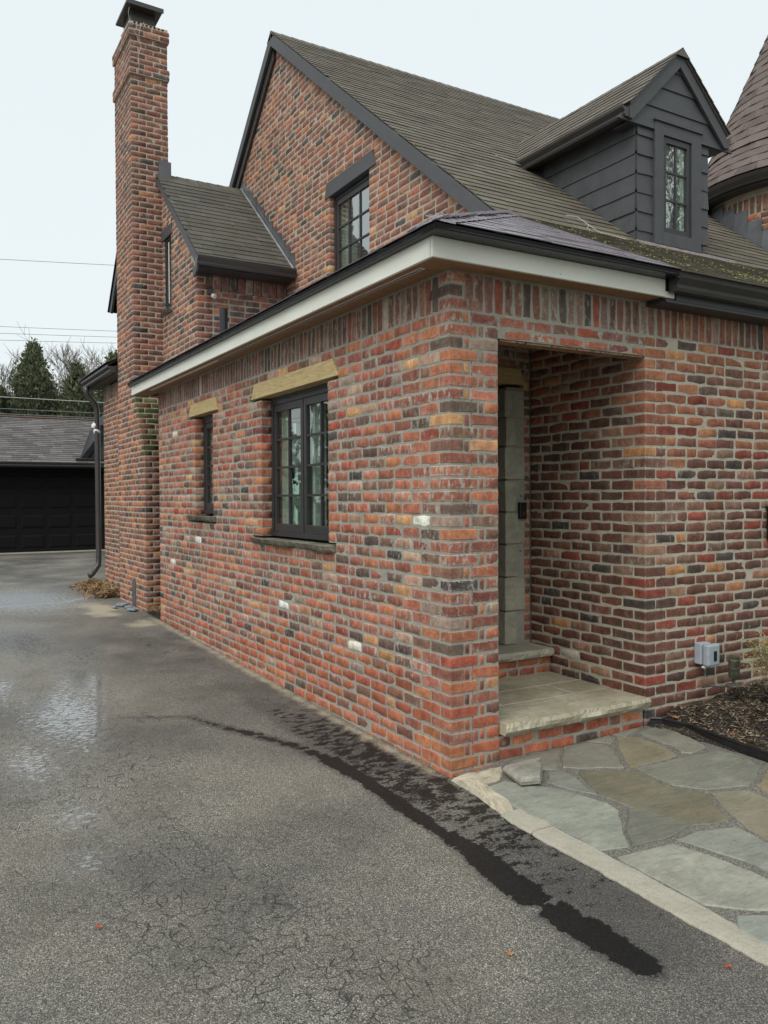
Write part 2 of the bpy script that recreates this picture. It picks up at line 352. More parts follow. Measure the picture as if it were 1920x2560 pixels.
PAL_CHIM = [((.225,.095,.075),26,.25),((.27,.11,.08),20,.25),((.18,.088,.074),26,.3),((.15,.082,.07),12,.3),((.34,.135,.08),9,.1),((.40,.19,.10),2,.1),((.08,.07,.07),4,.2)]
PAL_SOLD = [((.20,.105,.085),26,.6),((.16,.09,.075),22,.6),((.25,.12,.09),20,.8),((.26,.085,.06),5,.3),((.24,.17,.14),12,1.),((.10,.08,.07),8,.4),((.42,.38,.33),1,.3)]
PAL_WHITE = ((.78,.77,.73),1,.15)
MOSS = [((.09,.10,.045),3,.2),((.06,.075,.03),3,.1),((.14,.09,.05),2,.2),((.12,.13,.06),1,.3)]
DESAT = .04
def pick(pal, r=rnd):
    t = r.uniform(0, sum(p[1] for p in pal))
    for c, wt, a in pal:
        t -= wt
        if t <= 0: break
    f = r.uniform(.80, 1.2)*1.13; g = r.uniform(.94, 1.06); l_ = .3*c[0]+.55*c[1]+.15*c[2]; k_ = DESAT; c = (c[0]*(1-k_)+l_*1.22*k_, (c[1]*(1-k_)+l_*1.0*k_)*.94, (c[2]*(1-k_)+l_*.80*k_)*.86)
    return (min(.85, c[0]*f), min(.85, c[1]*f*g), min(.85, c[2]*f), a*r.uniform(.2, 1.5))
def frame(o, U, I):
    m = Matrix.Identity(4)
    for i, v in enumerate((Vector(U), Vector(I), Vector(U).cross(Vector(I)))):
        for k in range(3): m[k][i] = v[k]
    for k in range(3): m[k][3] = o[k]
    return m
def lay(kind, mat4, L, H, wall, pal, rot=True, prot=.0012):
    v = rnd.randrange(10 if kind == 'b' else 4)
    if kind == 'b':
        m = mat4 @ Matrix.Translation((rnd.uniform(-.0015, .0015), rnd.uniform(-prot, prot), rnd.uniform(-.0015, .0015)))
        if rot: m = m @ Matrix.Rotation(rnd.gauss(0, .006), 4, 'Y') @ Matrix.Rotation(rnd.gauss(0, .006), 4, 'Z')
        m = m @ Matrix.Diagonal((L/.185, 1, H/.058, 1))
        q = [m @ Vector(p) for p in ((0,0,0),(.185,0,0),(.185,0,.058),(0,0,.058))]; ar = px_area(q)
        n = (q[1]-q[0]).cross(q[3]-q[0])
        if n.dot(q[0]-CAM_POS) > 0: ar = 0
    else:
        m = mat4 @ Matrix.Diagonal((1, 1, H/.058, 1))
        LX, LY = (.185, .09) if kind == 'cs' else (.088, .185)
        ar = px_area([m @ Vector(p) for p in ((0,0,0),(LX,0,0),(LX,0,.058),(0,0,.058))])+px_area([m @ Vector(p) for p in ((0,0,0),(0,LY,0),(0,LY,.058),(0,0,.058))])
    BR.append((kind, v, m, pick(pal), wall, ar))
def spans_minus(a, b, holes):
    out = [(a, b)]
    for h0, h1 in holes:
        nx = []
        for s0, s1 in out:
            if h1 <= s0 or h0 >= s1: nx.append((s0, s1)); continue
            if h0 > s0: nx.append((s0, h0))
            if h1 < s1: nx.append((h1, s1))
        out = nx
    return [s for s in out if s[1]-s[0] > .01]
H = .057
def wall(name, axis, pos, rng, k0, k1, pal, mortar='mortar', holes=lambda z0, z1: [], corner=None, jambs=(), z0=0., c=C, depth=.15, label=None, lenj=.008, hgt=H, hdr=.06, flip=False, mb=None, mstart=0.):
    """axis 'Y': face looks to -X and runs along Y; axis 'X': face looks to -Y and runs along X.
    rng(zlo,zhi)->(a,b). corner: coordinate where a wrapped corner brick already lies. jambs: coordinates of reveals turning inward"""
    mb_own = mb is None; mb = mb or MB()
    for k in range(k0, k1):
        zl = z0+k*c; a, bb = rng(zl, zl+c)
        if bb-a < .03: continue
        for s0, s1 in spans_minus(a, bb, holes(zl, zl+c)):
            # mortar bed
            m0 = s0+(mstart if (corner is not None and abs(s0-corner) < .02) else 0.)
            if axis == 'Y': mb.box((pos+.0025, m0+.004, zl), (pos+depth, s1-.004, zl+c))
            else: mb.box((m0+.004, pos+.0025, zl), (s1-.004, pos+depth, zl+c))
            st = s0
            cb = corner is not None and abs(s0-corner) < .02
            jb = [j for j in jambs if abs(s0-j) < .02]
            if cb: st = s0+((.195 if k % 2 else .10) if axis == 'Y' else (.10 if k % 2 else .195))
            elif jb:
                kk = 'ch' if k % 2 else 'cs'
                lay(kk, Matrix.Translation((pos, s0, zl+.005)) if axis == 'Y' else Matrix.Translation((s0, pos, zl+.005)), 0, hgt, name, pal(zl, s0) if callable(pal) else pal)
                st = s0+(.197 if k % 2 else .10)
            elif k % 2: 
                pass
            u = st; first = True
            while u < s1-.02:
                L = .186+rnd.uniform(-lenj, lenj)
                if first and not cb and not jb and k % 2: L = .088
                elif rnd.random() < hdr: L = .09
                first = False
                e = min(u+L, s1)
                if s1-e < .045: e = s1
                if s1-e < .11 and s1-e > 0 and e-u > .15: e = u+(s1-u)/2-.005
                P = pal(zl, (u+e)/2) if callable(pal) else pal
                Lr = e-u
                if axis == 'Y': mt = frame((pos, e, zl+.005), (0,-1,0), (1,0,0))
                else: mt = frame((u, pos, zl+.005), (1,0,0), (0,1,0))
                if Lr > .02: lay('b', mt, Lr, hgt+rnd.uniform(-.002, .002), name, P)
                u = e+.0105+rnd.uniform(-.002, .003)
    if mb_own:
        WALLS[name] = mb.obj('wall', M[mortar], house, label=label)
    return mb
def soldiers(name, axis, pos, a, b, zl, zh, pal, pitch=.068):
    u = a
    while u < b-.03:
        wd = pitch-.011+rnd.uniform(-.004, .004)
        if u+wd > b: wd = b-u
        hh = zh-zl-.012
        # brick stood on end: local length runs up
        if axis == 'Y': o = (pos, u+wd, zl+.005); mt = frame(o, (0,0,1), (1,0,0)); mt = Matrix((( 0,1,0,pos),(0,0,1,u),(1,0,0,zl+.005),(0,0,0,1)))
        else: mt = Matrix(((0,0,-1,u+wd),(0,1,0,pos),(1,0,0,zl+.005),(0,0,0,1)))
        lay('b', mt, hh, wd, name, pal, prot=.0015)
        u += wd+.011

# --- new entrance addition: left wall (faces the driveway)
Lw = 5.866; XR = 1.513
LZ0, LZ1 = 2.33, 2.455
def holes_left(z0, z1):
    h = []; zm = (z0+z1)/2
    if 1.12 <= zm < 1.19: h.append((1.36, 2.92))
    elif 1.19 < zm < 2.31: h.append((1.474, 2.709))
    elif 2.31 < zm < 2.38: h.append((1.315, 2.89))
    elif 2.38 < zm < 2.45: h.append((1.365, 2.85))
    if 1.26 <= zm < 1.33: h.append((3.87, 4.77))
    elif 1.33 < zm < 2.31: h.append((3.941, 4.506))
    elif 2.31 < zm < 2.38: h.append((3.785, 4.665))
    elif 2.38 < zm < 2.45: h.append((3.82, 4.60))
    return h
pal_left = lambda z, u: PAL_BASE if z < .36+.12*math.sin(u*1.3) and rnd.random() < .75 else PAL_NEW
mbw = wall('left_wall', 'Y', 0., lambda a, b: (0., Lw), -2, 36, pal_left, holes=holes_left, corner=0., jambs=(2.709, 4.506), mb=MB(), hgt=.0605)
soldiers('left_wall', 'Y', 0., .105, Lw, 36*C, 39*C, PAL_SOLD)
mbw.box((.0025, .004, 36*C), (.15, Lw, 39*C+.04))
for k in range(-2, 39):                       # wrapped corner bricks of the pillar
    lay('ch' if k % 2 else 'cs', Matrix.Translation((0, 0, k*C+.005)), 0, .0605, 'left_wall', PAL_NEW if k > 4 else PAL_BASE+PAL_NEW)
WALLS['left_wall'] = mbw.obj('wall', M['mortar'], house, label='newly built wall along the driveway with two windows')

# --- pillar front, header over the recess
mbp = MB()
PX = .335
for k in range(-2, 36):
    zl = k*C; pal = PAL_NEW if k > 3 else PAL_BASE
    mbp.box((.154, .0025, zl), (PX-.003, .15, zl+C))
    F_ = lambda u: frame((u, 0, zl+.005), (1,0,0), (0,1,0))
    if k % 2:   # header corner, sliver, stretcher
        lay('b', F_(.100), .028, .059, 'pillar', pal); lay('b', F_(.143), PX-.143, .0605, 'pillar', pal)
    else:
        lay('b', F_(.200), .028, .059, 'pillar', pal); lay('b', F_(.245), PX-.245, .0605, 'pillar', pal)
# pillar side that looks into the recess
for k in range(2, 38):
    u = .0 if k % 2 else -.09
    zl = k*C
    while u < 1.1:
        a, e = max(u, .02), min(u+.186, 1.09)
        if e-a > .03: lay('b', frame((PX+.002, a, zl+.005), (0,1,0), (-1,0,0)), e-a, .059, 'pillar', PAL_NEW)
        u += .196
mbp.box((.16, .16, -.1), (PX-.006, 1.09, 2.66))
mbp.obj('wall', M['mortar'], house, label='narrow brick pillar left of the entrance')
mbh = MB(); mbh.box((.154, .0025, 36*C), (3.2+1.0, .15, 39*C+.04)); mbh.box((PX-.003, .0025, 34.15*C), (XR-.002, .105, 36*C))
soldiers('header', 'X', 0., .105, 1.62, 36*C, 39*C, PAL_SOLD)
soldiers('header', 'X', 0., 1.62, 4.2, 36*C, 39*C, PAL_OLDTOP)
u = PX+.008
while u < XR:
    e = min(u+.186, XR+.02); lay('b', frame((u, 0, 35*C+.006), (1,0,0), (0,1,0)), e-u, .056, 'header', PAL_SOLD+PAL_NEW); u = e+.011
u = PX+.05
while u < XR-.05:                              # bottom row seen from the front and from below
    e = min(u+.19, XR-.01); lay('b', frame((u, .0, 34.2*C), (1,0,0), (0,1,0)), e-u, .045, 'header', PAL_NEW)
    lay('b', frame((u, .012, 34.14*C), (1,0,0), (0,0,1)) @ Matrix.Translation((0,0,-.05-.0)) if False else Matrix(((1,0,0,u),(0,0,1,.008),(0,-1,0,34.12*C+.0),(0,0,0,1))) @ Matrix.Diagonal((1,-1,1,1)) @ Matrix.Identity(4), e-u, .09, 'header', [((.33,.2,.12),1,.6),((.28,.15,.09),1,.6)], rot=False) if False else None
    u = e+.012
mu = MB()
u = PX+.02
while u < XR-.03:
    e = min(u+.185, XR-.012); cc = pick([((.36,.24,.15),1,.6),((.28,.16,.10),1,.6)]); mu.box((u, .012, 34.15*C-.012), (e, .10, 34.15*C-.001), cc); u = e+.012
mu.obj('brick_underside', M['brick'], house, color=True)
mbh.obj('wall', M['mortar'], house, label='band of standing bricks under the eaves')

# --- old front wall on the right, recess side wall
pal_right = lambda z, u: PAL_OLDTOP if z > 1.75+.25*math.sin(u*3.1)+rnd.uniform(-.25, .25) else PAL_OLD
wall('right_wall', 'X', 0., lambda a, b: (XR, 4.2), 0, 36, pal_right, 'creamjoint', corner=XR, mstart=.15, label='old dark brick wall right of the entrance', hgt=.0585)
for k in range(0, 36):
    lay('ch' if k % 2 else 'cs', Matrix.Translation((XR, 0, k*C+.005)), 0, .0585, 'right_wall', pal_right(k*C, 1.5))
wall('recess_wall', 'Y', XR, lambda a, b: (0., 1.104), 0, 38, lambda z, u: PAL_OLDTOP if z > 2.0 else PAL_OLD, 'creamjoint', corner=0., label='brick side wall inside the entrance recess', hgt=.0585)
# back wall of the recess
YB = 1.108
wall('back_wall', 'X', YB, lambda a, b: (1.40, XR-.002) if b < 2.35 else (.34, XR-.002), 5, 38, PAL_NEW, 'mortar', holes=lambda a, b: [(1.0, 1.455)] if 2.3 < (a+b)/2 < 2.46 else [], label='narrow brick strip beside the quoin stones', hgt=.055, depth=.12)
MB().box((1.505, YB+.125, 0), (1.66, YB+.17, 2.72)).box((1.525, YB, 0), (1.66, YB+.125, 2.72)).box((.17, 1.23, 0), (.42, 1.28, 2.72)).obj('hidden_core', M['mortar'], house)  # hidden fill added to close light gaps around the recess
MB().box((1.524, -.145, 2.718), (1.66, -.001, 2.83)).obj('eave_filler', M['black'], house)  # dark filler added to stop sky leaking past the fascia end
MB().box((.16, 1.3, 2.55), (1.5, 5.8, 2.74)).obj('ceiling_filler', M['interior'], house)  # unseen opaque box added against light leaking through the hollow roof
kc = MB(); kc.box((2.75, .2, 0), (9.4, 8.4, 2.7)); kc.prism([(2.75,.2,2.71),(2.75,1.4,3.60),(2.75,5.88,7.18),(2.75,8.4,4.9),(2.75,8.4,2.71)], (6.6,0,0)); kc.obj('hidden_core', M['interior'], house)  # unseen solid added to keep the hollow house dark inside
# risers
wall('riser', 'X', .012, lambda a, b: (PX+.004, XR-.004), -2, 2, PAL_BASE, 'mortar', label='brick riser under the landing', depth=.1)
wall('riser2', 'X', .885, lambda a, b: (PX+.004, XR-.004), 0, 2, PAL_BASE, 'mortar', z0=.218, c=.064, hgt=.052, label='brick riser under the door step', depth=.1)

# --- main gable
def zroof(y): return 3.70+.80*(y-1.4) if y >= 1.4 else 2.86+.503*(y+.27)
def gable_rng(zl, zh):
    zt = zh+.10
    y0 = 1.4+(zt-3.70)/.80 if zt > 3.7 else -.27+(zt-2.86)/.503
    y1 = 5.88+(7.28-zt)/.9
    return (max(1.0, y0), min(8.0, y1))
def gable_holes(a, b):
    zm = (a+b)/2
    if 3.80 < zm < 4.80: return [(3.554, 4.441)]
    if 4.80 <= zm < 4.975: return [(3.45, 4.52)]
    return []
wall('gable_wall', 'Y', XR, gable_rng, 51, 102, PAL_GAB, 'oldmortar', holes=gable_holes, jambs=(4.441,), label='tall brick gable wall under the main roof', hgt=.0595)
# --- wing: front and gable
wall('wing_front', 'X', 5.6, lambda a, b: (.38, XR), 42, 56, [*PAL_CHIM, ((.06,.058,.066),12,.2)], 'mortar', corner=.38, mstart=.15, label='short brick wall under the wing gutter', hgt=.0595)
soldiers('wing_front', 'X', 5.6, .48, XR, 56*C, 59*C, PAL_SOLD, .1)
for k in range(40, 59): lay('ch' if k % 2 else 'cs', Matrix.Translation((.38, 5.6, k*C+.005)), 0, .0595, 'wing_front', PAL_CHIM)
def wing_rng(zl, zh):
    zt = zh+.03; y0 = 5.6 if zt < 4.3 else 5.33+(zt-4.2)/.865+.02
    return (max(5.6, y0), 7.12)
wall('wing_gable', 'Y', .38, wing_rng, 36, 80, PAL_GAB, 'oldmortar', holes=lambda a, b: [(6.62, 6.95)] if 3.90 < (a+b)/2 < 4.83 else ([(6.57, 7.1)] if 4.83 <= (a+b)/2 < 4.97 else []), corner=5.6, label='brick gable of the wing beside the chimney', hgt=.0595)
# --- chimney
def chy(z): return 7.04 if z > 2.85 else (6.52 if z < 2.05 else 6.52+(z-2.05)/.8*.50)
def moss_pal(z, u=0): return MOSS if 2.0 < z < 2.95 and rnd.random() < .85 else PAL_CHIM
mc = MB(); XC1 = .475
CH_T = 108
for k in range(1, CH_T):
    zl = k*C; y0 = chy(zl+C/2); x0 = 0.; bulge = .0
    if k in (99, 100, CH_T-1, CH_T-2): bulge = .022
    mc.box((x0+.0025-bulge, y0+.0025-bulge, zl), (XC1-.01+bulge, 7.94+bulge, zl+C))
    face = moss_pal(zl); lf = PAL_CHIM if zl > 5 else PAL_CHIM+[((.42,.175,.085),22,.15),((.36,.145,.08),22,.15)]  # lower left face gets brighter orange bricks, side light put into the palette
    lay('ch' if k % 2 else 'cs', Matrix.Translation((x0-bulge, y0-bulge, zl+.005)), 0, .060, 'chimney', face)
    u = x0-bulge+(.10 if k % 2 else .196)
    while u < XC1+bulge-.02:
        e = min(u+.186, XC1+bulge)
        if XC1+bulge-e < .05: e = XC1+bulge
        lay('b', frame((u, y0-bulge, zl+.005), (1,0,0), (0,1,0)), e-u, .060, 'chimney', moss_pal(zl)); u = e+.011
    u = y0-bulge+(.197 if k % 2 else .10)
    while u < 7.95+bulge-.02:
        e = min(u+.186, 7.95+bulge)
        if 7.95+bulge-e < .05: e = 7.95+bulge
        lay('b', frame((x0-bulge, e, zl+.005), (0,-1,0), (1,0,0)), e-u, .060, 'chimney', lf); u = e+.011
chim = mc.obj('chimney', M['oldmortar'], house, label='tall brick chimney with a flat metal rain lid')
WALLS['chimney'] = chim
cr = MB()
for i in range(9):                              # crown mortar
    a = i/9; cr.prism([(.01+a*.46-.02, 7.03, 7.565), (.01+(a+.13)*.46, 7.03, 7.565), (.01+(a+.13)*.46, 7.5, 7.60+rnd.uniform(0,.02)), (.01+a*.46-.02, 7.5, 7.60)], (0, 0, .02+rnd.uniform(0,.015)))
cr.obj('chimney_crown', M['rubble'], chim)
cp = MB(); cp.prism([(-.05, 6.98, 7.80), (.41, 6.98, 7.79), (.41, 7.62, 7.79), (-.05, 7.62, 7.80)], (0, 0, .025))
cp.prism([(-.055, 6.975, 7.775), (.415, 6.975, 7.765), (.415, 6.985, 7.765), (-.055, 6.985, 7.775)], (0, 0, .055)); cp.box((.03, 7.12, 7.58), (.34, 7.52, 7.80))
cp.obj('chimney_lid', M['bronze'], chim)
vine = MB(); pts = [(.17,7.02,7.60),(.12,7.0,7.52),(.10,7.005,7.40),(.13,7.01,7.28),(.09,7.005,7.15),(.10,7.0,7.02),(.085,7.01,6.92)]
vine.tube(pts, .004, 4); vine.tube([(.12,7.0,7.30),(.06,7.0,7.42),(.04,7.01,7.46)], .003, 4); vine.tube([(.0,7.03,7.55),(-.03,7.0,7.66),(-.02,6.98,7.72)], .003, 4)
vine.obj('dead_vine', M['twig'], chim)
box_part('chimney_saddle_flashing', (.34, 7.0, 5.66), (.50, 7.03, 5.88), M['flash'], chim)
box_part('cleanout_door', (-.012, 7.03, .13), (.02, 7.19, .44), M['flash'], chim, bevel=.004)
# --- far wall behind the chimney
wall('far_wall', 'Y', .14, lambda a, b: (7.9, 9.6), 0, 43, PAL_CHIM+PAL_OLDTOP+[((.42,.16,.06),10,.2)], 'oldmortar', label='brick wall beyond the chimney', hgt=.0595)
soldiers('far_wall', 'Y', .14, 7.95, 9.6, 43*C, 46*C, PAL_SOLD)
MB().box((.15, 7.9, 43*C), (.3, 9.6, 46*C)).obj('wall', M['oldmortar'], house)
box_part('hidden_core', (.32, 7.9, .0), (1.5, 9.58, 3.2), M['mortar'], house)
# --- turret
TC = Vector((6.75, 2.27)); TR = 1.15
mt = MB(); mt.lathe((TC.x, TC.y, 3.0), [(TR-.0025, 0), (TR-.0025, 1.95)], 64)
for k in range(46, 69):
    zl = k*C; n = int(2*math.pi*TR/.196); off = .5 if k % 2 else 0
    sold = k >= 66
    if k > 66: continue
    if sold: n = int(2*math.pi*TR/.074)
    for i in range(n):
        a = 2*math.pi*(i+off)/n
        d = Vector((math.cos(a), math.sin(a)))
        p = Vector((TC.x+d.x*TR, TC.y+d.y*TR, zl))
        if d.dot(Vector((CAM_POS.x-p.x, CAM_POS.y-p.y)).normalized()) < -.1: continue
        tg = Vector((-d.y, d.x, 0)); inw = Vector((-d.x, -d.y, 0))
        if sold:
            o = p+tg*.031; m = Matrix(((0,inw.x,-tg.x,o.x),(0,inw.y,-tg.y,o.y),(1,0,0,zl+.005),(0,0,0,1)))
            lay('b', m, .19, .062, 'turret', PAL_GAB, rot=False)
        else:
            o = p-tg*.093; lay('b', frame((o.x, o.y, zl+.005), tg, inw), .186, .060, 'turret', PAL_GAB, rot=False)
tur = mt.obj('turret', M['oldmortar'], house, label='round brick turret with a conical shingle roof'); WALLS['turret'] = tur

# ------------------------------------------------------------------ roofs
SH = []   # shingles: (Matrix, width, colour, material key, px area, owner)
def put_shingle(m, wd, e, col, mk, owner, t=.0075):
    q = [m @ Vector(p) for p in ((0,0,.012),(wd,0,.012),(wd,e,.006),(0,e,.006))]
    n = (q[1]-q[0]).cross(q[3]-q[0]); ar = px_area(q) if n.dot(CAM_POS-q[0]) > 0 else 0
    SH.append((m @ Matrix.Diagonal((wd/.3, 1, 1, 1)), e, col, mk, ar, owner))
def roof_col(base, var=.25, r=rnd):
    f = r.uniform(1-var, 1+var); g = r.uniform(.95, 1.05); return (base[0]*f, base[1]*f*g, base[2]*f*g, 1)
OLDR = (.145, .128, .105); NEWR = (.25, .22, .255); TURR = (.16, .125, .115)
def shingle_patch(O, U, S, length, rng, e, tab, base, mk, owner, keep=None, over=False, var=.22):
    O, U, S = Vector(O), Vector(U).normalized(), Vector(S).normalized(); N = U.cross(S); s = 0.; j = 0
    while s < (length if over else length-e*.95):
        a, b_ = rng(s); u = a-rnd.uniform(0, tab)
        while u < b_:
            wd = tab*rnd.uniform(.86, 1.12); x0, x1 = max(u, a), min(u+wd-.004, b_)
            if x1-x0 > .03:
                p = O+U*x0+S*(s+rnd.uniform(-.003, .003))+N*(.001+rnd.uniform(0, .003)+.0)
                if keep is None or keep(p+U*(x1-x0)/2+S*e/2):
                    m = Matrix.Identity(4)
                    for k in range(3): m[k][0] = U[k]; m[k][1] = S[k]; m[k][2] = N[k]; m[k][3] = p[k]
                    put_shingle(m, x1-x0, e, roof_col(base, var), mk, owner)
            u += wd
        s += e; j += 1
def slab(mb, pts, th):
    P = [Vector(p) for p in pts]; n = (P[1]-P[0]).cross(P[2]-P[0]).normalized()
    if n.z < 0: n = -n
    mb.prism(P, -n*th)
def cap_row(p0, p1, da, db, base, step=.14, lift=.016):
    """folded cap shingles lapped along a ridge; da, db: how far each leg reaches down"""
    p0, p1, da, db = Vector(p0), Vector(p1), Vector(da), Vector(db); L = (p1-p0).length; d = (p1-p0)/L; up = Vector((0,0,1)); m = MB(); s = 0
    while s < L-.02:
        a = p0+d*s+up*lift; b_ = p0+d*min(s+step*1.3, L)+up*(lift-.008); c_ = roof_col(base); th = up*.006
        j = rnd.uniform(.9, 1.1)
        m.add([a+da*j-th, a+da*j, a, a+db*j, a+db*j-th, b_+da*j, b_, b_+db*j], [(1,2,6,5),(2,3,7,6),(0,1,5),(3,4,7),(0,4,3,2,1)], c_); s += step
    return m
# main roof deck
XL, XE = 1.455, 9.6
rm = MB()
slab(rm, [(XL,1.4,3.70),(XE,1.4,3.70),(XE,5.88,7.284),(XL,5.88,7.284)], .05)
slab(rm, [(XR,-.27,2.86),(XE,-.27,2.86),(XE,1.4,3.70),(XR,1.4,3.70)], .04)
slab(rm, [(XL,5.885,7.284),(XE,5.885,7.284),(XE,8.6,4.84),(XL,8.6,4.84)], .05)
slab(rm, [(XL,1.0,3.50),(XR,1.0,3.50),(XR,1.4,3.70),(XL,1.4,3.70)], .03)
roof = rm.obj('roof', M['dark'], house, label='main steep roof of weathered mossy shingles')
th1 = math.atan(.8); th2 = math.atan(.503)
def not_dormer(p): return not (2.98 < p.x < 3.95 and 1.47 < p.y and p.z < 5.3)
L1 = 4.48/math.cos(th1)
shingle_patch((XL-.02, 1.4, 3.70), (1,0,0), (0,math.cos(th1),math.sin(th1)), L1-.02, lambda s: (0, 8.1), .118, .30, OLDR, 'shingle', 'roof', keep=lambda p: not (2.99 < p.x < 3.94 and p.y > 1.46 and zroof(p.y) < 5.3 and False))
L2 = 1.67/math.cos(th2)
shingle_patch((XR, -.29, 2.85), (1,0,0), (0,math.cos(th2),math.sin(th2)), L2, lambda s: (0, 8.0), .118, .30, OLDR, 'shingle', 'roof', over=True)
shingle_patch((XE, 8.6, 4.84), (-1,0,0), (0,-math.cos(math.atan(.9)),math.sin(math.atan(.9))), 3.42, lambda s: (XE-XL-1.2, XE-XL), .15, .33, OLDR, 'shingle', 'roof')
rc = cap_row((XL-.02,5.88,7.284), (9.4,5.88,7.284), (0,-.13,-.104), (0,.13,-.117), OLDR)
rc.obj('ridge_cap', M['shingle'], roof, color=True)
# rake boards of the gable
rk = MB(); v = .165
rk.prism([(XL-.02,1.22,3.60),(XL-.02,1.4,3.69),(XL-.02,5.88,7.272),(XL-.02,5.88,7.272-v),(XL-.02,1.62,3.70),(XL-.02,1.45,3.575)], (.035, 0, 0))
rk.obj('rake_board', M['dark'], roof, bevel=.003)
rk = MB(); rk.prism([(XL-.02,5.885,7.272),(XL-.02,8.3,5.10),(XL-.02,8.3,4.95),(XL-.02,5.885,7.272-v)], (.035, 0, 0)); rk.obj('rake_board', M['dark'], roof, bevel=.003)
rk = MB(); rk.prism([(XL+.02,5.885,7.10),(XL+.02,7.3,5.83),(XL+.02,7.3,5.70),(XL+.02,5.885,6.97)], (.03, 0, 0)); rk.obj('rake_moulding', M['bronze'], roof)
# new low roof round the corner
HX, HY, HZ = -.265, -.27, 2.862
low = MB(); sl = .465; hx = XR-HX; hy = 1.45
slab(low, [(HX,HY,HZ),(XR,HY,HZ),(XR,HY+1.66,HZ+.503*1.66),(XR,HY+hy,HZ+sl*hx)], .03) if False else slab(low, [(HX,HY,HZ),(XR,HY,HZ),(XR,HY+1.64,HZ+.503*1.64)], .03)
slab(low, [(HX,HY,HZ),(XR,HY+1.64,HZ+.503*1.64),(XR,6.25,HZ+.503*1.64),(HX,6.25,HZ)], .03)
lowr = low.obj('roof', M['drip'], house, label='new low hipped roof over the entrance addition')
fy = 1.64; fx = XR-HX; thl = math.atan(.503*1.64/fx)
shingle_patch((HX, HY-.012, HZ+.002), (1,0,0), (0,math.cos(th2),math.sin(th2)), 1.64/math.cos(th2), lambda s: (max(0, (s*math.cos(th2))/fy*fx-.02), fx), .105, .30, NEWR, 'newshingle', 'low', over=True)
shingle_patch((HX-.012, 6.25, HZ+.002), (0,-1,0), (math.cos(thl),0,math.sin(thl)), fx/math.cos(thl), lambda s: (0, 6.25-HY-(s*math.cos(thl))/fx*fy+.02), .105, .30, NEWR, 'newshingle', 'low')
hc = MB(); n = 16
for i in range(n):
    a, c2 = i/n, (i+1.35)/n; p = Vector((HX+fx*a, HY+fy*a, HZ+.503*fy*a+.022)); q = Vector((HX+fx*c2, HY+fy*c2, HZ+.503*fy*c2+.014))
    d = Vector((-.5,.5,0))*.14; dd = Vector((0,0,-.031))
    hc.add([p-d+dd, p, p+d+dd, q-d+dd, q, q+d+dd, p-d+dd-Vector((0,0,.012)), p-Vector((0,0,.012)), p+d+dd-Vector((0,0,.012))], [(0,1,4,3),(1,2,5,4),(0,6,7,1),(1,7,8,2)], roof_col(NEWR))
hc.obj('hip_cap', M['newshingle'], lowr, color=True)

# fascia, soffit, drip edge
FXx, FYy, FYe = -.2126, -.1564, 6.2627
fz0, fz1 = 2.73, 2.8354
def fascia_piece(a, b): return MB().box(a, b).obj('fascia_board', M['fascia'], lowr, bevel=.002)
fascia_piece((FXx, FYy+.022, fz0), (FXx+.02, FYe, fz1)); fascia_piece((FXx+.003, FYy, fz0), (1.515, FYy+.02, fz1))
box_part('fascia_return', (1.517, FYy+.004, fz0-.002), (1.60, FYy+.02, fz0+.035), M['fascia'], lowr)
sf = MB(); sf.box((FXx+.021, FYy+.021, fz0+.004), (.006, 2.4, fz0+.016)); sf.box((FXx+.021, 2.403, fz0+.005), (.006, 4.8, fz0+.017)); sf.box((FXx+.021, 4.803, fz0+.004), (.006, FYe-.003, fz0+.016))
sf.box((.0062, FYy+.021, fz0+.0045), (1.52, .006, fz0+.0165)); sf.obj('soffit', M['plywood'], lowr)
box_part('soffit_end', (FXx+.02, FYe-.02, fz0+.001), (.30, FYe-.001, fz1-.003), M['plywood'], lowr)
sv = MB(); sv.box((-.145, .06, fz0+.0005), (-.112, 5.7, fz0+.0035)); sv.obj('soffit_vent', M['white'], lowr)
sl_ = MB(); y = .08
while y < 3.4:
    sl_.box((-.138, y, fz0-.0012), (-.119, y+.012, fz0+.0003)); y += .026
sl_.obj('vent_slots', M['rubber'], lowr, kind='stuff')
de = MB()
de.box((HX+.008, HY+.008+.02, fz1+.0), (FXx+.03, FYe+.02, fz1+.028)); de.box((HX+.008, HY+.008, fz1+.001), (1.53, FYy+.03, fz1+.0285)); de.obj('drip_edge', M['drip'], lowr, bevel=.006)

# K-style gutters: profile (outward, up)
KP = [(0,0),(.062,0),(.072,.022),(.066,.04),(.098,.075),(.104,.10),(.098,.104),(.09,.10),(.088,.085),(0,.085)]
def gutter(a, b_, out, zb, name, parent, sc_=1.0, mat='bronze'):
    a, b_, out = Vector(a), Vector(b_), Vector(out)
    m = MB(); m.prism([Vector((a.x, a.y, zb))+out*(p[0]*sc_)+Vector((0,0,p[1]*sc_)) for p in KP], Vector((b_.x-a.x, b_.y-a.y, b_.z-a.z)))
    return m.obj(name, M[mat], parent, bevel=.002)
gutter((1.535, FYy-.005, 0), (6.5, FYy-.005, 0), (0,-1,0), 2.755, 'gutter', roof)
sf2 = MB(); sf2.box((1.523, FYy, 2.70), (6.5, .006, 2.715)); sf2.box((1.61, FYy-.003, 2.716), (6.5, FYy+.018, 2.84)); sf2.obj('dark_soffit', M['black'], roof)

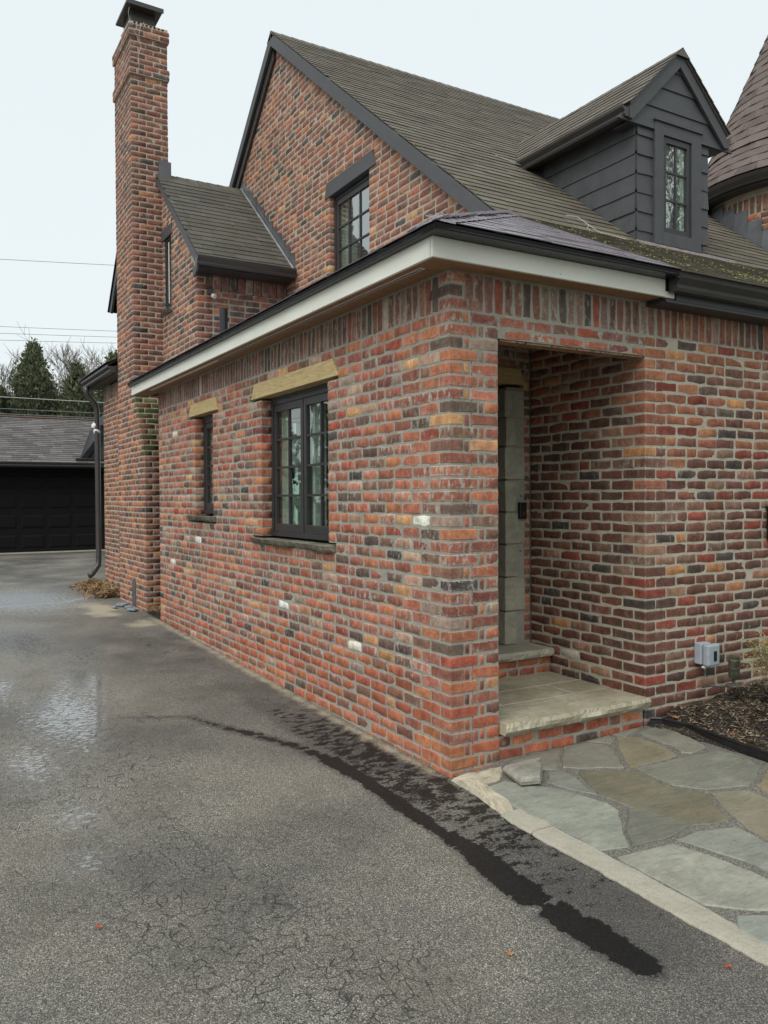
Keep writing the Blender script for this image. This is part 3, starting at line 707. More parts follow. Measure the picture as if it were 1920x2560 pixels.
# ------------------------------------------------------------------ wing roof
wr = MB(); YE, ZE, YR, ZR = 5.32, 4.20, 7.10, 5.74
slab(wr, [(.33,YE,ZE),(XR-.004,YE,ZE),(XR-.004,YR,ZR),(.33,YR,ZR)], .035); slab(wr, [(.33,YR+.004,ZR),(XR-.004,YR+.004,ZR),(XR-.004,8.9,4.2),(.33,8.9,4.2)], .035)
wroof = wr.obj('roof', M['dark'], house, label='small wing roof between chimney and gable')
thw = math.atan((ZR-ZE)/(YR-YE))
shingle_patch((.32, YE-.01, ZE-.008), (1,0,0), (0,math.cos(thw),math.sin(thw)), (YR-YE)/math.cos(thw)-.02, lambda s: (0, XR-.33), .118, .30, (.105,.098,.085), 'shingle', 'wing')
rc = cap_row((.31,YR,ZR), (XR-.01,YR,ZR), (0,-.12,-.104), (0,.12,-.104), (.11,.11,.08))
rc.obj('ridge_cap', M['shingle'], wroof, color=True)
rk = MB(); rk.prism([(.315,YE,ZE-.01),(.315,YR,ZR-.01),(.315,YR,ZR-.10),(.315,YE+.05,ZE-.09)], (.03, 0, 0)); rk.obj('rake_board', M['dark'], wroof)
gutter((.29, 5.36, 0), (1.49, 5.36, 0), (0,-1,0), 4.115, 'gutter', wroof)
box_part('dark_soffit', (.30, 5.36, 4.10), (1.50, 5.605, 4.115), M['black'], wroof); box_part('fascia_board', (.30, 5.362, 4.116), (1.50, 5.38, 4.21), M['black'], wroof)
MB().prism([(.285,5.29,4.11),(.285,5.44,4.11),(.285,5.44,4.03),(.285,5.40,3.99),(.285,5.30,4.05)], (.02,0,0)).obj('gutter_bracket', M['dark'], wroof)
for i in range(13):                            # stepped flashing up the gable
    y = 5.36+i*.134; z = ZE+(y-YE)*(ZR-ZE)/(YR-YE)
    MB().prism([(XR-.006-.002*(i%2),y,z+.015),(XR-.006-.002*(i%2),y+.15,z+.145),(XR-.006-.002*(i%2),y+.15+rnd.uniform(-.02,.02),z+.22+rnd.uniform(-.015,.02)),(XR-.006-.002*(i%2),y-.0,z+.20)], (.002, 0, 0)).obj('step_flashing', M['flash'], wroof)
MB().prism([(XR-.045,YE,ZE+.012),(XR-.018,YE,ZE+.012),(XR-.018,YR-.03,ZR+.0),(XR-.045,YR-.03,ZR+.0)], (0, 0, .012)).obj('flashing_strip', M['paleflash'], wroof)
vp_ = MB(); vp_.lathe((.49, 5.0, 3.05), [(.045,0),(.045,.53),(.038,.53),(.038,.3)], 16); vp_.obj('vent_pipe', M['rubber'], lowr, smooth=False)

# ------------------------------------------------------------------ dormer
dm = MB(); DX0, DX1, DY = 3.0, 3.93, 1.44
dm.prism([(DX0+.02, DY+.02, 3.6), (DX1-.02, DY+.02, 3.6), (DX1-.02, DY+.02, 4.82), (3.49, DY+.02, 5.36), (DX0+.02, DY+.02, 4.82)], (0, 2.0, 0))
dorm = dm.obj('dormer', M['dark'], house, label='dark clapboard dormer with one tall narrow window')
def clap(a, b_, out, z, h, name='clapboard', zt=None, mat='dark'):
    """lapped board from a to b_ (xy), leaning outward at its foot"""
    a, b_, out = Vector((*a, 0)), Vector((*b_, 0)), Vector((*out, 0)); m = MB(); up = Vector((0,0,1))
    t = rnd.uniform(.018, .024)
    ln = (b_-a).length; k = max(2, int(ln/.25)); vs = []
    for i in range(k+1):
        p = a+(b_-a)*i/k; wv = rnd.uniform(-.003, .003)
        vs += [p+up*(z+wv)+out*t, p+up*(z+wv)+out*.0, p+up*(z+h)+out*.008, p+up*(z+h)+out*.0]
    fs = []
    for i in range(k):
        q = i*4
        fs += [(q,q+4,q+6,q+2),(q+1,q+5,q+4,q),(q+2,q+6,q+7,q+3),(q+3,q+7,q+5,q+1)]
    fs += [(0,2,3,1), (k*4,k*4+1,k*4+3,k*4+2)]
    m.add(vs, fs); return m.obj(name, M[mat], dorm)
e = .166; z = 3.66; i = 0
while z < 4.78:
    ze = min(z+.195, 4.80)
    yr = 1.4+(z+.04-3.70)/.80 if z > 3.7 else 1.5
    if i >= 0:
        yend = max(DY+.12, yr+.25)
        clap((DX0, DY+.0), (DX0, min(yend, 3.0)), (-1, 0), z, ze-z)
    for (xa, xb) in ((DX0, 3.19), (3.80, DX1)):
        if not (xa > 3.5 and z < 3.75): clap((xa-.0, DY), (xb, DY), (0,-1), z, ze-z)
    z += e; i += 1
# boxed gable
GY = 1.40
for zz in (4.735, 4.93, 5.12, 5.29):
    hw = (5.47-zz)/.95-.02
    if hw > .05:
        m = MB(); h = .2; hw2 = max(.01, (5.47-zz-h)/.95-.02)
        m.prism([(3.49-hw, GY, zz), (3.49+hw, GY, zz), (3.49+hw2, GY+.012, min(zz+h, 5.45)), (3.49-hw2, GY+.012, min(zz+h, 5.45))], (0, .022, 0)); m.obj('clapboard', M['dark'], dorm)
box_part('gable_soffit', (2.88, GY+.024, 4.728), (4.12, DY+.16, 4.74), M['black'], dorm)
for s in (-1, 1):
    m = MB(); m.prism([(3.49, GY-.03, 5.475), (3.49+s*.635, GY-.03, 4.868), (3.49+s*.635, GY-.03, 4.745), (3.49+s*.60, GY-.03, 4.745), (3.49, GY-.03, 5.335)], (0, .028, 0)); m.obj('rake_board', M['dark'], dorm, bevel=.003)
# dormer roof slopes
thd = math.atan(.95)
dr = MB()
slab(dr, [(2.84,1.36,4.87),(2.84,2.95,4.87),(3.49,3.75,5.49),(3.49,1.36,5.49)], .02)
slab(dr, [(4.14,1.36,4.87),(4.14,2.95,4.87),(3.491,3.75,5.49),(3.491,1.36,5.49)], .02)
dr.obj('dormer_deck', M['black'], dorm)
Ld = .65/math.cos(thd)+.01
shingle_patch((2.835, 3.9, 4.868), (0,-1,0), (math.cos(thd),0,math.sin(thd)), Ld, lambda s: (max(0, 3.9-2.86-(s*math.sin(thd))/.8-.15), 3.9-1.345), .112, .28, OLDR, 'plainshingle', 'dormer')
shingle_patch((4.145, 1.345, 4.868), (0,1,0), (-math.cos(thd),0,math.sin(thd)), Ld, lambda s: (0, 1.5+s*math.sin(thd)/.8), .112, .28, OLDR, 'plainshingle', 'dormer')
rc = cap_row((3.49,1.345,5.487), (3.49,3.62,5.487), (-.075,0,-.071), (.075,0,-.071), OLDR)
rc.obj('ridge_cap', M['plainshingle'], dorm, color=True)
gutter((2.865, 1.38, 0), (2.865, 2.80, 0), (-1,0,0), 4.755, 'gutter', dorm, .95, 'bronze'); gutter((4.11, 2.8, 0), (4.11, 1.38, 0), (1,0,0), 4.755, 'gutter', dorm, .9, 'bronze')
box_part('soffit', (2.87, 1.44, 4.80), (3.0, 2.85, 4.815), M['black'], dorm)
# trim and sash
TX0, TX1 = 3.19, 3.80
for a, b_ in (((TX0, DY-.045, 3.735), (3.30, DY, 4.81)), ((3.67, DY-.045, 3.735), (TX1, DY, 4.81)), ((3.30, DY-.045, 4.705), (3.67, DY, 4.81)), ((3.30, DY-.045, 3.735), (3.67, DY, 3.85))):
    box_part('window_trim', a, b_, M['dark'], dorm, bevel=.002)
box_part('trim_cap', (TX0-.015, DY-.06, 4.812), (TX1+.015, DY+.01, 4.826), M['dark'], dorm)
sa = MB()
for a, b_ in (((3.302, DY-.03, 3.852), (3.348, DY+.01, 4.702)), ((3.622, DY-.03, 3.852), (3.668, DY+.01, 4.702)), ((3.348, DY-.03, 4.65), (3.622, DY+.01, 4.702)), ((3.348, DY-.03, 3.852), (3.622, DY+.01, 3.90))): sa.box(a, b_)
sa.obj('window_frame', M['frame'], dorm, bevel=.002)
mu = MB(); mu.box((3.478, DY-.022, 3.90), (3.494, DY-.002, 4.65))
for t in (1, 2): 
    zz = 3.90+.25*t; mu.box((3.348, DY-.021, zz-.008), (3.478, DY-.003, zz+.008)); mu.box((3.494, DY-.021, zz-.008), (3.622, DY-.003, zz+.008))
mu.obj('muntin', M['frame'], dorm)
for i in range(2):
    for j in range(3):
        box_part('pane', ((3.348, 3.494)[i], DY-.012, 3.90+.25*j), ((3.478, 3.622)[i], DY-.008, 3.90+.25*(j+1)), M['glass2'], dorm)
box_part('room_lining', (3.34, DY+.004, 3.89), (3.63, DY+.018, 4.66), M['interior'], dorm); box_part('curtain', (3.56, DY+.0, 3.9), (3.61, DY+.0035, 4.65), M['casing'], dorm)
m = MB(); m.prism([(2.98, 1.38, 3.70), (4.28, 1.38, 3.70), (4.28, 1.42, 3.72), (2.98, 1.42, 3.72)], (0, 0, .022)); m.obj('apron_flashing', plain('worn_flashing', (.30, .25, .25), .5, .3, 20), dorm)

# ------------------------------------------------------------------ turret roof
AP = Vector((TC.x, TC.y, 7.85)); ZT = 5.02; RE = 1.36
cone = MB(); cone.lathe((TC.x, TC.y, ZT), [(RE-.02, 0), (RE-.03, .03), (1.16, .30), (.02, 2.75)], 48); cone.obj('cone_roof', M['dark'], tur)
def cone_pt(s):
    segs = [((RE, 0), (1.16, .32)), ((1.16, .32), (.02, 2.80))]
    l0 = math.hypot(RE-1.16, .32)
    if s < l0: t = s/l0; a, b_ = segs[0]
    else: t = (s-l0)/math.hypot(1.14, 2.48); a, b_ = segs[1]
    return a[0]+(b_[0]-a[0])*t, a[1]+(b_[1]-a[1])*t, Vector((b_[0]-a[0], b_[1]-a[1])).normalized()
s = 0.; row = 0
while s < 2.95:
    r_, z_, d_ = cone_pt(s); n = max(6, int(2*math.pi*r_/.24)); off = rnd.random()
    for i in range(n):
        a = 2*math.pi*(i+off)/n; rad = Vector((math.cos(a), math.sin(a), 0)); tg = Vector((-math.sin(a), math.cos(a), 0))
        if rad.xy.dot(Vector((CAM_POS.x-TC.x, CAM_POS.y-TC.y)).normalized()) < -.15: continue
        S = rad*d_.x+Vector((0,0,d_.y)); Nn = tg.cross(S); wd = 2*math.pi*r_/n-.004
        p = Vector((TC.x, TC.y, ZT+z_))+rad*r_-tg*wd/2+Nn*.004
        m = Matrix.Identity(4)
        for k in range(3): m[k][0] = tg[k]; m[k][1] = S[k]; m[k][2] = Nn[k]; m[k][3] = p[k]
        put_shingle(m, wd, .125, roof_col(TURR, .2), 'plainshingle', 'turret')
    s += .118; row += 1
gt = MB(); gt.lathe((TC.x, TC.y, ZT-.115), [(RE-.08,0),(RE-.03,0),(RE-.02,.02),(RE+.01,.06),(RE+.025,.10),(RE+.01,.105),(RE-.08,.09)], 64); gt.obj('round_gutter', M['bronze'], tur)
gt = MB(); gt.lathe((TC.x, TC.y, 4.885), [(1.10,0),(RE-.06,.0),(RE-.06,.02),(1.10,.02)], 48); gt.obj('turret_soffit', M['black'], tur)
# wide stepped apron flashing at the turret foot
for i in range(14):
    a0 = math.radians(150+i*8.2); a1 = math.radians(150+(i+1)*8.2+.4)
    pts = []
    for a, rr in ((a0, TR+.03), (a1, TR+.03), (a1, TR+.012), (a0, TR+.012)):
        x, y = TC.x+math.cos(a)*rr, TC.y+math.sin(a)*rr; pts.append((x, y, (zroof(y)+.02)))
    zz = zroof(TC.y+math.sin(a0)*TR)+.21; zz = math.floor(zz/C)*C
    zz = min(zz, 4.86)
    m = MB(); f0 = pts[0]; f1 = pts[1]; q0 = (*pts[3][:2], zz); q1 = (*pts[2][:2], zz)
    m.add([f0, f1, q1, q0, (f0[0], f0[1], f0[2]-.1), (f1[0], f1[1], f1[2]-.1)], [(0,1,2,3), (4,5,1,0)]); m.obj('apron_flashing', M['flash'], tur)

# ------------------------------------------------------------------ shingles and bricks into objects
def shingle_geo(e, mk):
    t, lift = (.0045, .0062) if mk == 'newshingle' else (.0075, .0115)
    y1 = e*1.12
    return [(0,0,lift-t),(.3,0,lift-t),(.3,y1,-.002),(0,y1,-.002),(0,0,lift),(.3,0,lift),(.3,y1,.003),(0,y1,.003)]
def shingle_mesh(e, mk, name):
    mk1 = mk+'1'
    V = shingle_geo(e, mk)
    mb = MB(); mb.add(V, [(0,3,2,1),(4,5,6,7),(0,1,5,4),(1,2,6,5),(2,3,7,6),(3,0,4,7)]); return mb.mesh(name, M[mk1])
OWN = {'roof': roof, 'low': lowr, 'wing': wroof, 'dormer': dorm, 'turret': tur}
ordr = sorted(range(len(SH)), key=lambda i: -SH[i][4]); big = set(ordr[:300]); cache = {}
stuff = MB(); order_mats = ['shingle', 'newshingle', 'plainshingle']
for i, (m, e_, colr, mk, ar, own) in enumerate(SH):
    if i in big and ar > 0:
        key = (round(e_, 3), mk)
        if key not in cache: cache[key] = shingle_mesh(e_, mk, 'shingle')
        o = link('shingle', cache[key], OWN[own]); o.matrix_world = m; o.color = colr
    else:
        V = shingle_geo(e_, mk)
        stuff.mat = order_mats.index(mk); stuff.add([m @ Vector(p) for p in V], [(4,5,6,7),(0,1,5,4),(1,2,6,5),(3,0,4,7)], colr)
stuff.obj('roof_shingles', [M[k] for k in order_mats], house, color=True, kind='stuff')

ordr = sorted(range(len(BR)), key=lambda i: -BR[i][5]); big = set(ordr[:300]); cache = {}
PAR = {'left_wall': 'left_wall', 'pillar': 'left_wall', 'header': 'left_wall', 'right_wall': 'right_wall', 'recess_wall': 'recess_wall'}
Vs, Fs, Cs, Es = [], [], [], []; base = 0; lens = []; loops = []
for i, (kind, vv, m, colr, wn, ar) in enumerate(BR):
    V, F, Ed = VAR[(kind, vv)]
    if i in big:
        if (kind, vv) not in cache:
            mb = MB(); mb.add(V, F); bm_ = mb.mesh('brick', M['brick1']); ea = bm_.attributes.new('edge', 'FLOAT', 'POINT'); ea.data.foreach_set('value', Ed.astype('f')); cache[(kind, vv)] = bm_
        o = link('brick', cache[(kind, vv)], WALLS.get(PAR.get(wn, wn), house)); o.matrix_world = m; o.color = colr
    else:
        A = np.array(m); P = V @ A[:3, :3].T+A[:3, 3]; Vs.append(P); Es.append(Ed); Cs.append(np.tile(np.array(colr, 'f'), (len(V), 1)))
        for f in F: lens.append(len(f)); loops.extend(j+base for j in f)
        base += len(V)
Vs = np.concatenate(Vs); Cs = np.concatenate(Cs); Es = np.concatenate(Es)
me = bpy.data.meshes.new('brickwork'); me.vertices.add(len(Vs)); me.vertices.foreach_set('co', Vs.ravel())
me.loops.add(len(loops)); me.loops.foreach_set('vertex_index', loops); me.polygons.add(len(lens))
st = np.concatenate([[0], np.cumsum(lens)[:-1]]); me.polygons.foreach_set('loop_start', st.astype('i')); me.polygons.foreach_set('loop_total', lens)
a = me.attributes.new('bcol', 'FLOAT_COLOR', 'POINT'); a.data.foreach_set('color', Cs.ravel()); me.materials.append(M['brick']); ea = me.attributes.new('edge', 'FLOAT', 'POINT'); ea.data.foreach_set('value', Es.astype('f')); me.update(calc_edges=True)
link('brickwork', me, house, kind='stuff')
print('bricks', len(BR), 'shingles', len(SH))

# ------------------------------------------------------------------ windows
def window(X, y0, y1, z0, z1, sashes, cols, rows, rec, label, room=True, mid=.05, sash=.045, fr=.035, glass='glass'):
    """window in a wall facing -X; frame plane at X+rec"""
    xf = X+rec; wn = empty('window', (xf, (y0+y1)/2, z0), label=label); wn.parent = house
    m = MB(); 
    for a, b_ in (((xf, y0, z0), (xf+.06, y0+fr, z1)), ((xf, y1-fr, z0), (xf+.06, y1, z1)), ((xf, y0+fr, z1-fr), (xf+.06, y1-fr, z1)), ((xf, y0+fr, z0), (xf+.06, y1-fr, z0+fr))): m.box(a, b_)
    m.obj('frame', M['frame'], wn, bevel=.002)
    iy0, iy1, iz0, iz1 = y0+fr, y1-fr, z0+fr, z1-fr; wsh = (iy1-iy0-(sashes-1)*.012)/sashes
    for k in range(sashes):
        a = iy0+k*(wsh+.012); b2 = a+wsh; m = MB()
        for p, q in (((xf+.008, a+.002, iz0), (xf+.05, a+sash, iz1)), ((xf+.008, b2-sash, iz0), (xf+.05, b2-.002, iz1)), ((xf+.0085, a+sash, iz1-sash*1.3), (xf+.0495, b2-sash, iz1)), ((xf+.0085, a+sash, iz0), (xf+.0495, b2-sash, iz0+sash*1.5))): m.box(p, q)
        m.obj('sash', M['frame'], wn, bevel=.003)
        gy0, gy1, gz0, gz1 = a+sash, b2-sash, iz0+sash*1.5, iz1-sash*1.3; m = MB(); cw = (gy1-gy0)/cols; rh = (gz1-gz0)/rows; t = .009
        for c_ in range(1, cols): m.box((xf+.014, gy0+c_*cw-t, gz0), (xf+.042, gy0+c_*cw+t, gz1))
        for r_ in range(1, rows):
            for c_ in range(cols): m.box((xf+.0145, gy0+c_*cw+(t if c_ else 0), gz0+r_*rh-t), (xf+.0415, gy0+(c_+1)*cw-(t if c_ < cols-1 else 0), gz0+r_*rh+t))
        m.obj('muntin', M['frame'], wn)
        for r_ in range(rows):
            for c_ in range(cols):
                tl = rnd.uniform(-.0007, .0007); y_a, y_b = gy0+c_*cw, gy0+(c_+1)*cw
                mm = MB(); mm.prism([(xf+.026, y_a, gz0+r_*rh), (xf+.026+tl, y_b, gz0+r_*rh), (xf+.026+tl, y_b, gz0+(r_+1)*rh), (xf+.026, y_a, gz0+(r_+1)*rh)], (.004, 0, 0)); mm.obj('pane', M[glass], wn)
    # room behind
    m = MB(); D = xf+1.0
    m.box((xf+.07, y0-.35, z0-.3), (D, y0-.33, z1+.2)); m.box((xf+.07, y1+.33, z0-.3), (D, y1+.35, z1+.2)); m.box((D, y0-.35, z0-.3), (D+.02, y1+.35, z1+.2)); m.box((xf+.07, y0-.35, z1+.2), (D, y1+.35, z1+.22)); m.box((xf+.07, y0-.35, z0-.32), (D, y1+.35, z0-.3))
    m.obj('room_lining', M['interior'], wn)
    m = MB(); m.box((xf+.065, y0-.02, z0), (xf+.25, y0+.05, z1)); m.obj('casing', M['casing'], wn); m = MB(); m.box((xf+.065, y1-.09, z0), (xf+.10, y1+.02, z1)); m.box((xf+.10, y1-.13, z0), (xf+.22, y1+.02, z1))
    if sashes > 1: m.obj('casing', M['casing'], wn); m = MB(); m.box((xf+.065, (y0+y1)/2-.09, z0), (xf+.16, (y0+y1)/2+.04, z1))
    m.obj('casing', M['casing'], wn)
    return wn
wb = window(0, 1.478, 2.705, 1.19, 2.30, 2, 2, 4, .088, 'large two sash window with bronze frame and paper taped inside')
for (ya, yb, za, zb, sk) in ((2.35,2.41,2.02,2.10,.0),(2.36,2.42,1.86,1.95,.0),(2.32,2.45,1.60,1.76,.02),(2.38,2.48,1.66,1.80,-.02),(2.30,2.42,1.50,1.62,.03),(2.33,2.40,1.27,1.40,.05),(2.2,2.26,2.0,2.1,0)):
    m = MB(); m.prism([(.153, ya, za), (.153, yb, za+sk), (.153, yb, zb+sk), (.153, ya, zb)], (.001, 0, 0)); m.obj('paper', M['paper'], wb)
ws = window(0, 3.945, 4.502, 1.35, 2.30, 1, 2, 4, .088, 'small narrow window with bronze frame', mid=0)
wg = window(XR, 3.558, 4.437, 3.86, 4.79, 1, 3, 3, .055, 'upper gable window with nine panes', mid=0, glass='glass2')
ww = window(.38, 6.64, 6.94, 3.92, 4.82, 1, 1, 1, .012, 'narrow slit window beside the chimney', mid=0, sash=.025, fr=.025)
box_part('sash_strip', (.385, 6.73, 3.99), (.3885, 6.76, 4.76), M['white'], ww)
box_part('head_filler', (.091, 1.474, 2.302), (.2, 2.709, 2.33), M['black'], wb); box_part('head_filler', (.091, 3.941, 2.302), (.2, 4.506, 2.33), M['black'], ws)
def lintel(yb0, yb1, yt0, yt1, z0, z1, X, mat, name, dep=.12, pr=.012):
    m = MB(); m.prism([(X-pr, yb0, z0), (X-pr, yb1, z0), (X-pr, yt1, z1), (X-pr, yt0, z1)], (dep+pr, 0, 0)); return m.obj(name, M[mat], house, bevel=.004)
lintel(1.295, 2.908, 1.383, 2.834, LZ0, LZ1, 0, 'timber', 'lintel', label=None) if False else lintel(1.295, 2.908, 1.383, 2.834, LZ0, LZ1, 0, 'timber', 'lintel')
lintel(3.772, 4.676, 3.83, 4.59, LZ0+.008, LZ1+.008, 0, 'timber', 'lintel')
lintel(3.41, 4.543, 3.473, 4.50, 4.80, 4.965, XR, 'dark', 'painted_lintel', pr=.010)
lintel(6.55, 7.04, 6.60, 7.04, 4.83, 4.965, .38, 'dark', 'painted_lintel', pr=.012)
def rough_sill(y0, y1, z0, z1, X, out, seed, n=14, name='sill'):
    r = random.Random(seed); m = MB(); vs = []
    for i in range(n+1):
        y = y0+(y1-y0)*i/n; o = out*(1-.35*(i/n))+r.uniform(-.012, .01); b_ = r.uniform(0, .012)
        if i in (0, n): o *= .7
        vs += [(X-o, y, z1+r.uniform(-.001,.001)), (X-o+.012+r.uniform(0,.01), y, z0+b_+.02), (X-o+.035+r.uniform(0,.012), y, z0+b_), (X+.12, y, z0), (X+.12, y, z1)]
    fs = []
    for i in range(n):
        a = i*5
        for k in range(5): fs.append((a+k, a+(k+1)%5, a+5+(k+1)%5, a+5+k))
    fs += [(4,3,2,1,0), tuple(n*5+k for k in range(5))]; m.add(vs, fs); return m.obj(name, M['sill'], house)
rough_sill(2.06, 2.905, 1.118, 1.17, 0, .085, 1); rough_sill(1.375, 2.055, 1.112, 1.168, 0, .07, 2, 12)
rough_sill(3.885, 4.765, 1.272, 1.325, 0, .075, 3); rough_sill(6.55, 7.03, 3.85, 3.90, .38, .07, 4, 8); rough_sill(3.50, 4.46, 3.80, 3.85, XR, .05, 5, 10)

# ------------------------------------------------------------------ entrance
door = MB(); door.box((.40, 1.215, .41), (1.262, 1.25, 2.34)); dob = door.obj('door', M['rubber'], house, label='black front door seen edge on inside the recess')
box_part('door_frame', (1.235, 1.19, .41), (1.263, 1.214, 2.34), M['black'], dob)
zs = [(2.088,2.294,1),(1.875,2.088,0),(1.628,1.868,1),(1.390,1.622,0),(1.150,1.385,1),(.908,1.146,0),(.655,.903,1),(.402,.650,0)]
for i, (a, b_, wide) in enumerate(zs):
    m = MB(); x1 = (1.452 if wide else 1.372)+rnd.uniform(-.008, .008); x0 = 1.266+rnd.uniform(-.008, .006); y0 = YB-.014+rnd.uniform(-.004, .004)
    m.prism([(x0, y0, a+.004), (x1, y0, a+.004), (x1+rnd.uniform(-.006,.006), y0+rnd.uniform(-.004,.004), b_-.003), (x0+rnd.uniform(-.006,.006), y0, b_-.003)], (0, .16, 0)); m.obj('quoin_stone', M['quoin'], dob, bevel=.006)
box_part('quoin_backing', (1.285, YB-.002, .40), (1.45, YB+.16, 2.31), M['mortar'], dob)
m = MB(); m.prism([(.42, YB-.02, 2.335), (1.455, YB-.02, 2.335), (1.405, YB-.02, 2.452), (.42, YB-.02, 2.452)], (0, .15, 0)); m.obj('lintel', M['timber'], house, bevel=.004)
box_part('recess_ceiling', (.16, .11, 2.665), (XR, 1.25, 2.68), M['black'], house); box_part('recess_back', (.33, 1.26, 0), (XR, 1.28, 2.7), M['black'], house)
step = empty('landing', (.9, .4, .155), label='buff sandstone landing slabs with a rock faced front edge'); step.parent = house
def slab_part(x0, x1, y0, y1, z0, z1, front=False, name='slab', parent=step, seed=0, mat='slab'):
    r = random.Random(seed); m = MB()
    if not front:
        m.box((x0, y0, z0), (x1, y1, z1)); return m.obj(name, M[mat], parent, bevel=.003)
    n = 80; vs = []; w1 = w2 = w3 = .006
    for i in range(n+1):
        x = x0+(x1-x0)*i/n; w1 = max(-.004, min(.010, w1+r.uniform(-.004, .004))); w2 = max(0, min(.016, w2+r.uniform(-.005, .005))); w3 = max(-.002, min(.016, w3+r.uniform(-.005, .005))); h = z1-z0
        vs += [(x, y1, z0), (x, y0+.012+w3, z0), (x, y0+w2, z0+h*.33), (x, y0+.002+w1, z0+h*.68), (x, y0+.012+r.uniform(-.003,.006), z1), (x, y1, z1)]
    fs = []
    for i in range(n):
        a = i*6
        for k in range(6): fs.append((a+k, a+6+k, a+6+(k+1) % 6, a+(k+1) % 6))
    fs += [tuple(range(6)), tuple(n*6+k for k in range(5, -1, -1))]; m.add(vs, fs); return m.obj(name, M[mat], parent, smooth=False)
slab_part(PX+.008, XR-.006, -.058, .295, .156, .222, True, seed=4)
slab_part(PX+.008, .60, .305, .58, .158, .2215); slab_part(.61, 1.195, .305, .58, .158, .222); slab_part(1.205, XR-.006, .305, .58, .158, .2218); slab_part(PX+.008, XR-.006, .59, .885, .158, .2215)
box_part('joint_mortar', (PX+.006, .02, .15), (XR-.004, .89, .2198), plain('pale_joint', (.62,.60,.52), .9), step)
slab_part(PX+.008, XR-.006, .835, 1.24, .349, .402, True, seed=9, mat='quoin', name='door_step')

# ------------------------------------------------------------------ gutters and downspout beyond the chimney
gutter((-.03, 7.96, 0), (-.03, 9.93, 0), (-1,0,0), 3.245, 'gutter', house)
fe = MB(); fe.box((-.025, 7.96, 3.235), (.14, 9.9, 3.244)); fe.box((-.028, 7.96, 3.246), (-.01, 9.9, 3.34)); fe.box((.14, 9.61, 3.235), (1.4, 9.9, 3.244)); fe.obj('dark_soffit', M['black'], house)
fr_ = MB(); slab(fr_, [(-.14,7.96,3.36),(-.14,9.95,3.36),(.9,9.3,3.95),(.9,7.96,3.95)], .03); slab(fr_, [(-.14,9.955,3.36),(1.5,9.955,3.36),(.9,9.3,3.95)], .03); frr = fr_.obj('roof', M['plainshingle'], house, label='low hipped roof beyond the chimney')
shingle_patch  # (rows modelled below, these few are seen edge on)
rows = MB()
for i in range(9):
    s = i/9; rows.prism([(-.15+1.05*s, 7.97, 3.375+.6*s), (-.15+1.05*s, 9.94-.66*s, 3.375+.6*s), (-.15+1.05*(s+.13), 9.94-.66*(s+.13), 3.362+.6*(s+.13)), (-.15+1.05*(s+.13), 7.97, 3.362+.6*(s+.13))], (0, 0, .01), roof_col(OLDR))
rows.obj('shingle_course', M['plainshingle'], frr, color=True)
ds = MB(); yy = 9.72
path = [(-.085, yy, 3.26), (-.085, yy, 3.18), (-.075, yy, 3.12), (.045, yy, 2.99), (.065, yy, 2.90), (.07, yy, 2.6), (.07, yy, 1.5), (.07, yy, .55), (.06, yy-.01, .46), (-.04, yy-.07, .34), (-.09, yy-.1, .31)]
ds.tube(path, .043, 10); ds.obj('downspout', M['bronze'], house, smooth=True)
# gable dormer far behind
fd = MB(); fd.prism([(.42, 8.3, 3.4), (.42, 9.62, 3.4), (.42, 9.62, 4.62), (.42, 9.0, 5.3), (.42, 8.3, 4.62)], (1.5, 0, 0)); fdo = fd.obj('dormer', M['dark'], house, label='far dark dormer showing past the chimney')
m = MB(); slab(m, [(.28, 9.90, 4.50), (2.2, 9.90, 4.50), (2.2, 9.0, 5.52), (.28, 9.0, 5.52)], .03); slab(m, [(.28, 8.1, 4.50), (2.2, 8.1, 4.50), (2.2, 8.995, 5.52), (.28, 8.995, 5.52)], .03); m.obj('dormer_roof', M['plainshingle'], fdo)
m = MB(); m.prism([(.30, 9.86, 4.49), (.30, 9.0, 5.46), (.30, 9.0, 5.30), (.30, 9.74, 4.44)], (.03, 0, 0)); m.obj('rake_board', M['dark'], fdo)
for i in range(6): 
    m = MB(); zz = 3.45+i*.19; m.prism([(.385, 9.645, zz), (.42, 9.645, zz), (.42, 9.63, zz+.2), (.41, 9.63, zz+.2)], (0, -.25, 0)); m.obj('clapboard', M['flash'], fdo)
box_part('window_trim', (.37, 9.2, 3.5), (.42, 9.36, 4.6), M['white'], fdo)

# ------------------------------------------------------------------ ground
def gz(x, y): return -.03+.02*y if y < 9 else .15+.0012*(y-9)
def axis_pts(segs):
    out = [segs[0][0]]
    for a, b_, d in segs:
        n = max(1, int(round((b_-a)/d))); out += [a+(b_-a)*i/n for i in range(1, n+1)]
    return np.array(out)
xs = axis_pts([(-14, -5, 1.0), (-5, -3, .2), (-3, -1.6, .05), (-1.6, .0, .025), (0., 5., .5)]); ys = axis_pts([(-14, -5, 1.), (-5, -3.2, .3), (-3.2, 3, .025), (3, 6, .05), (6, 12, .08), (12, 18.6, .4)])
X, Y = np.meshgrid(xs, ys, indexing='ij'); Z = np.where(Y < 9, -.03+.02*Y, .15+.0012*(Y-9))
def fbm(x, y, seed, octv=5, base=1.):
    r = np.random.RandomState(seed); out = np.zeros_like(x); amp = 1.; tot = 0; f = base
    for _ in range(octv):
        for _k in range(3):
            th = r.uniform(0, 2*np.pi); ph = r.uniform(0, 6.28, 2); out += amp*np.sin(f*(x*np.cos(th)+y*np.sin(th))*3+ph[0]+1.7*np.sin(f*(y*np.cos(th)-x*np.sin(th))*2.1+ph[1]))/3
        tot += amp; amp *= .6; f *= 1.93
    return out/tot
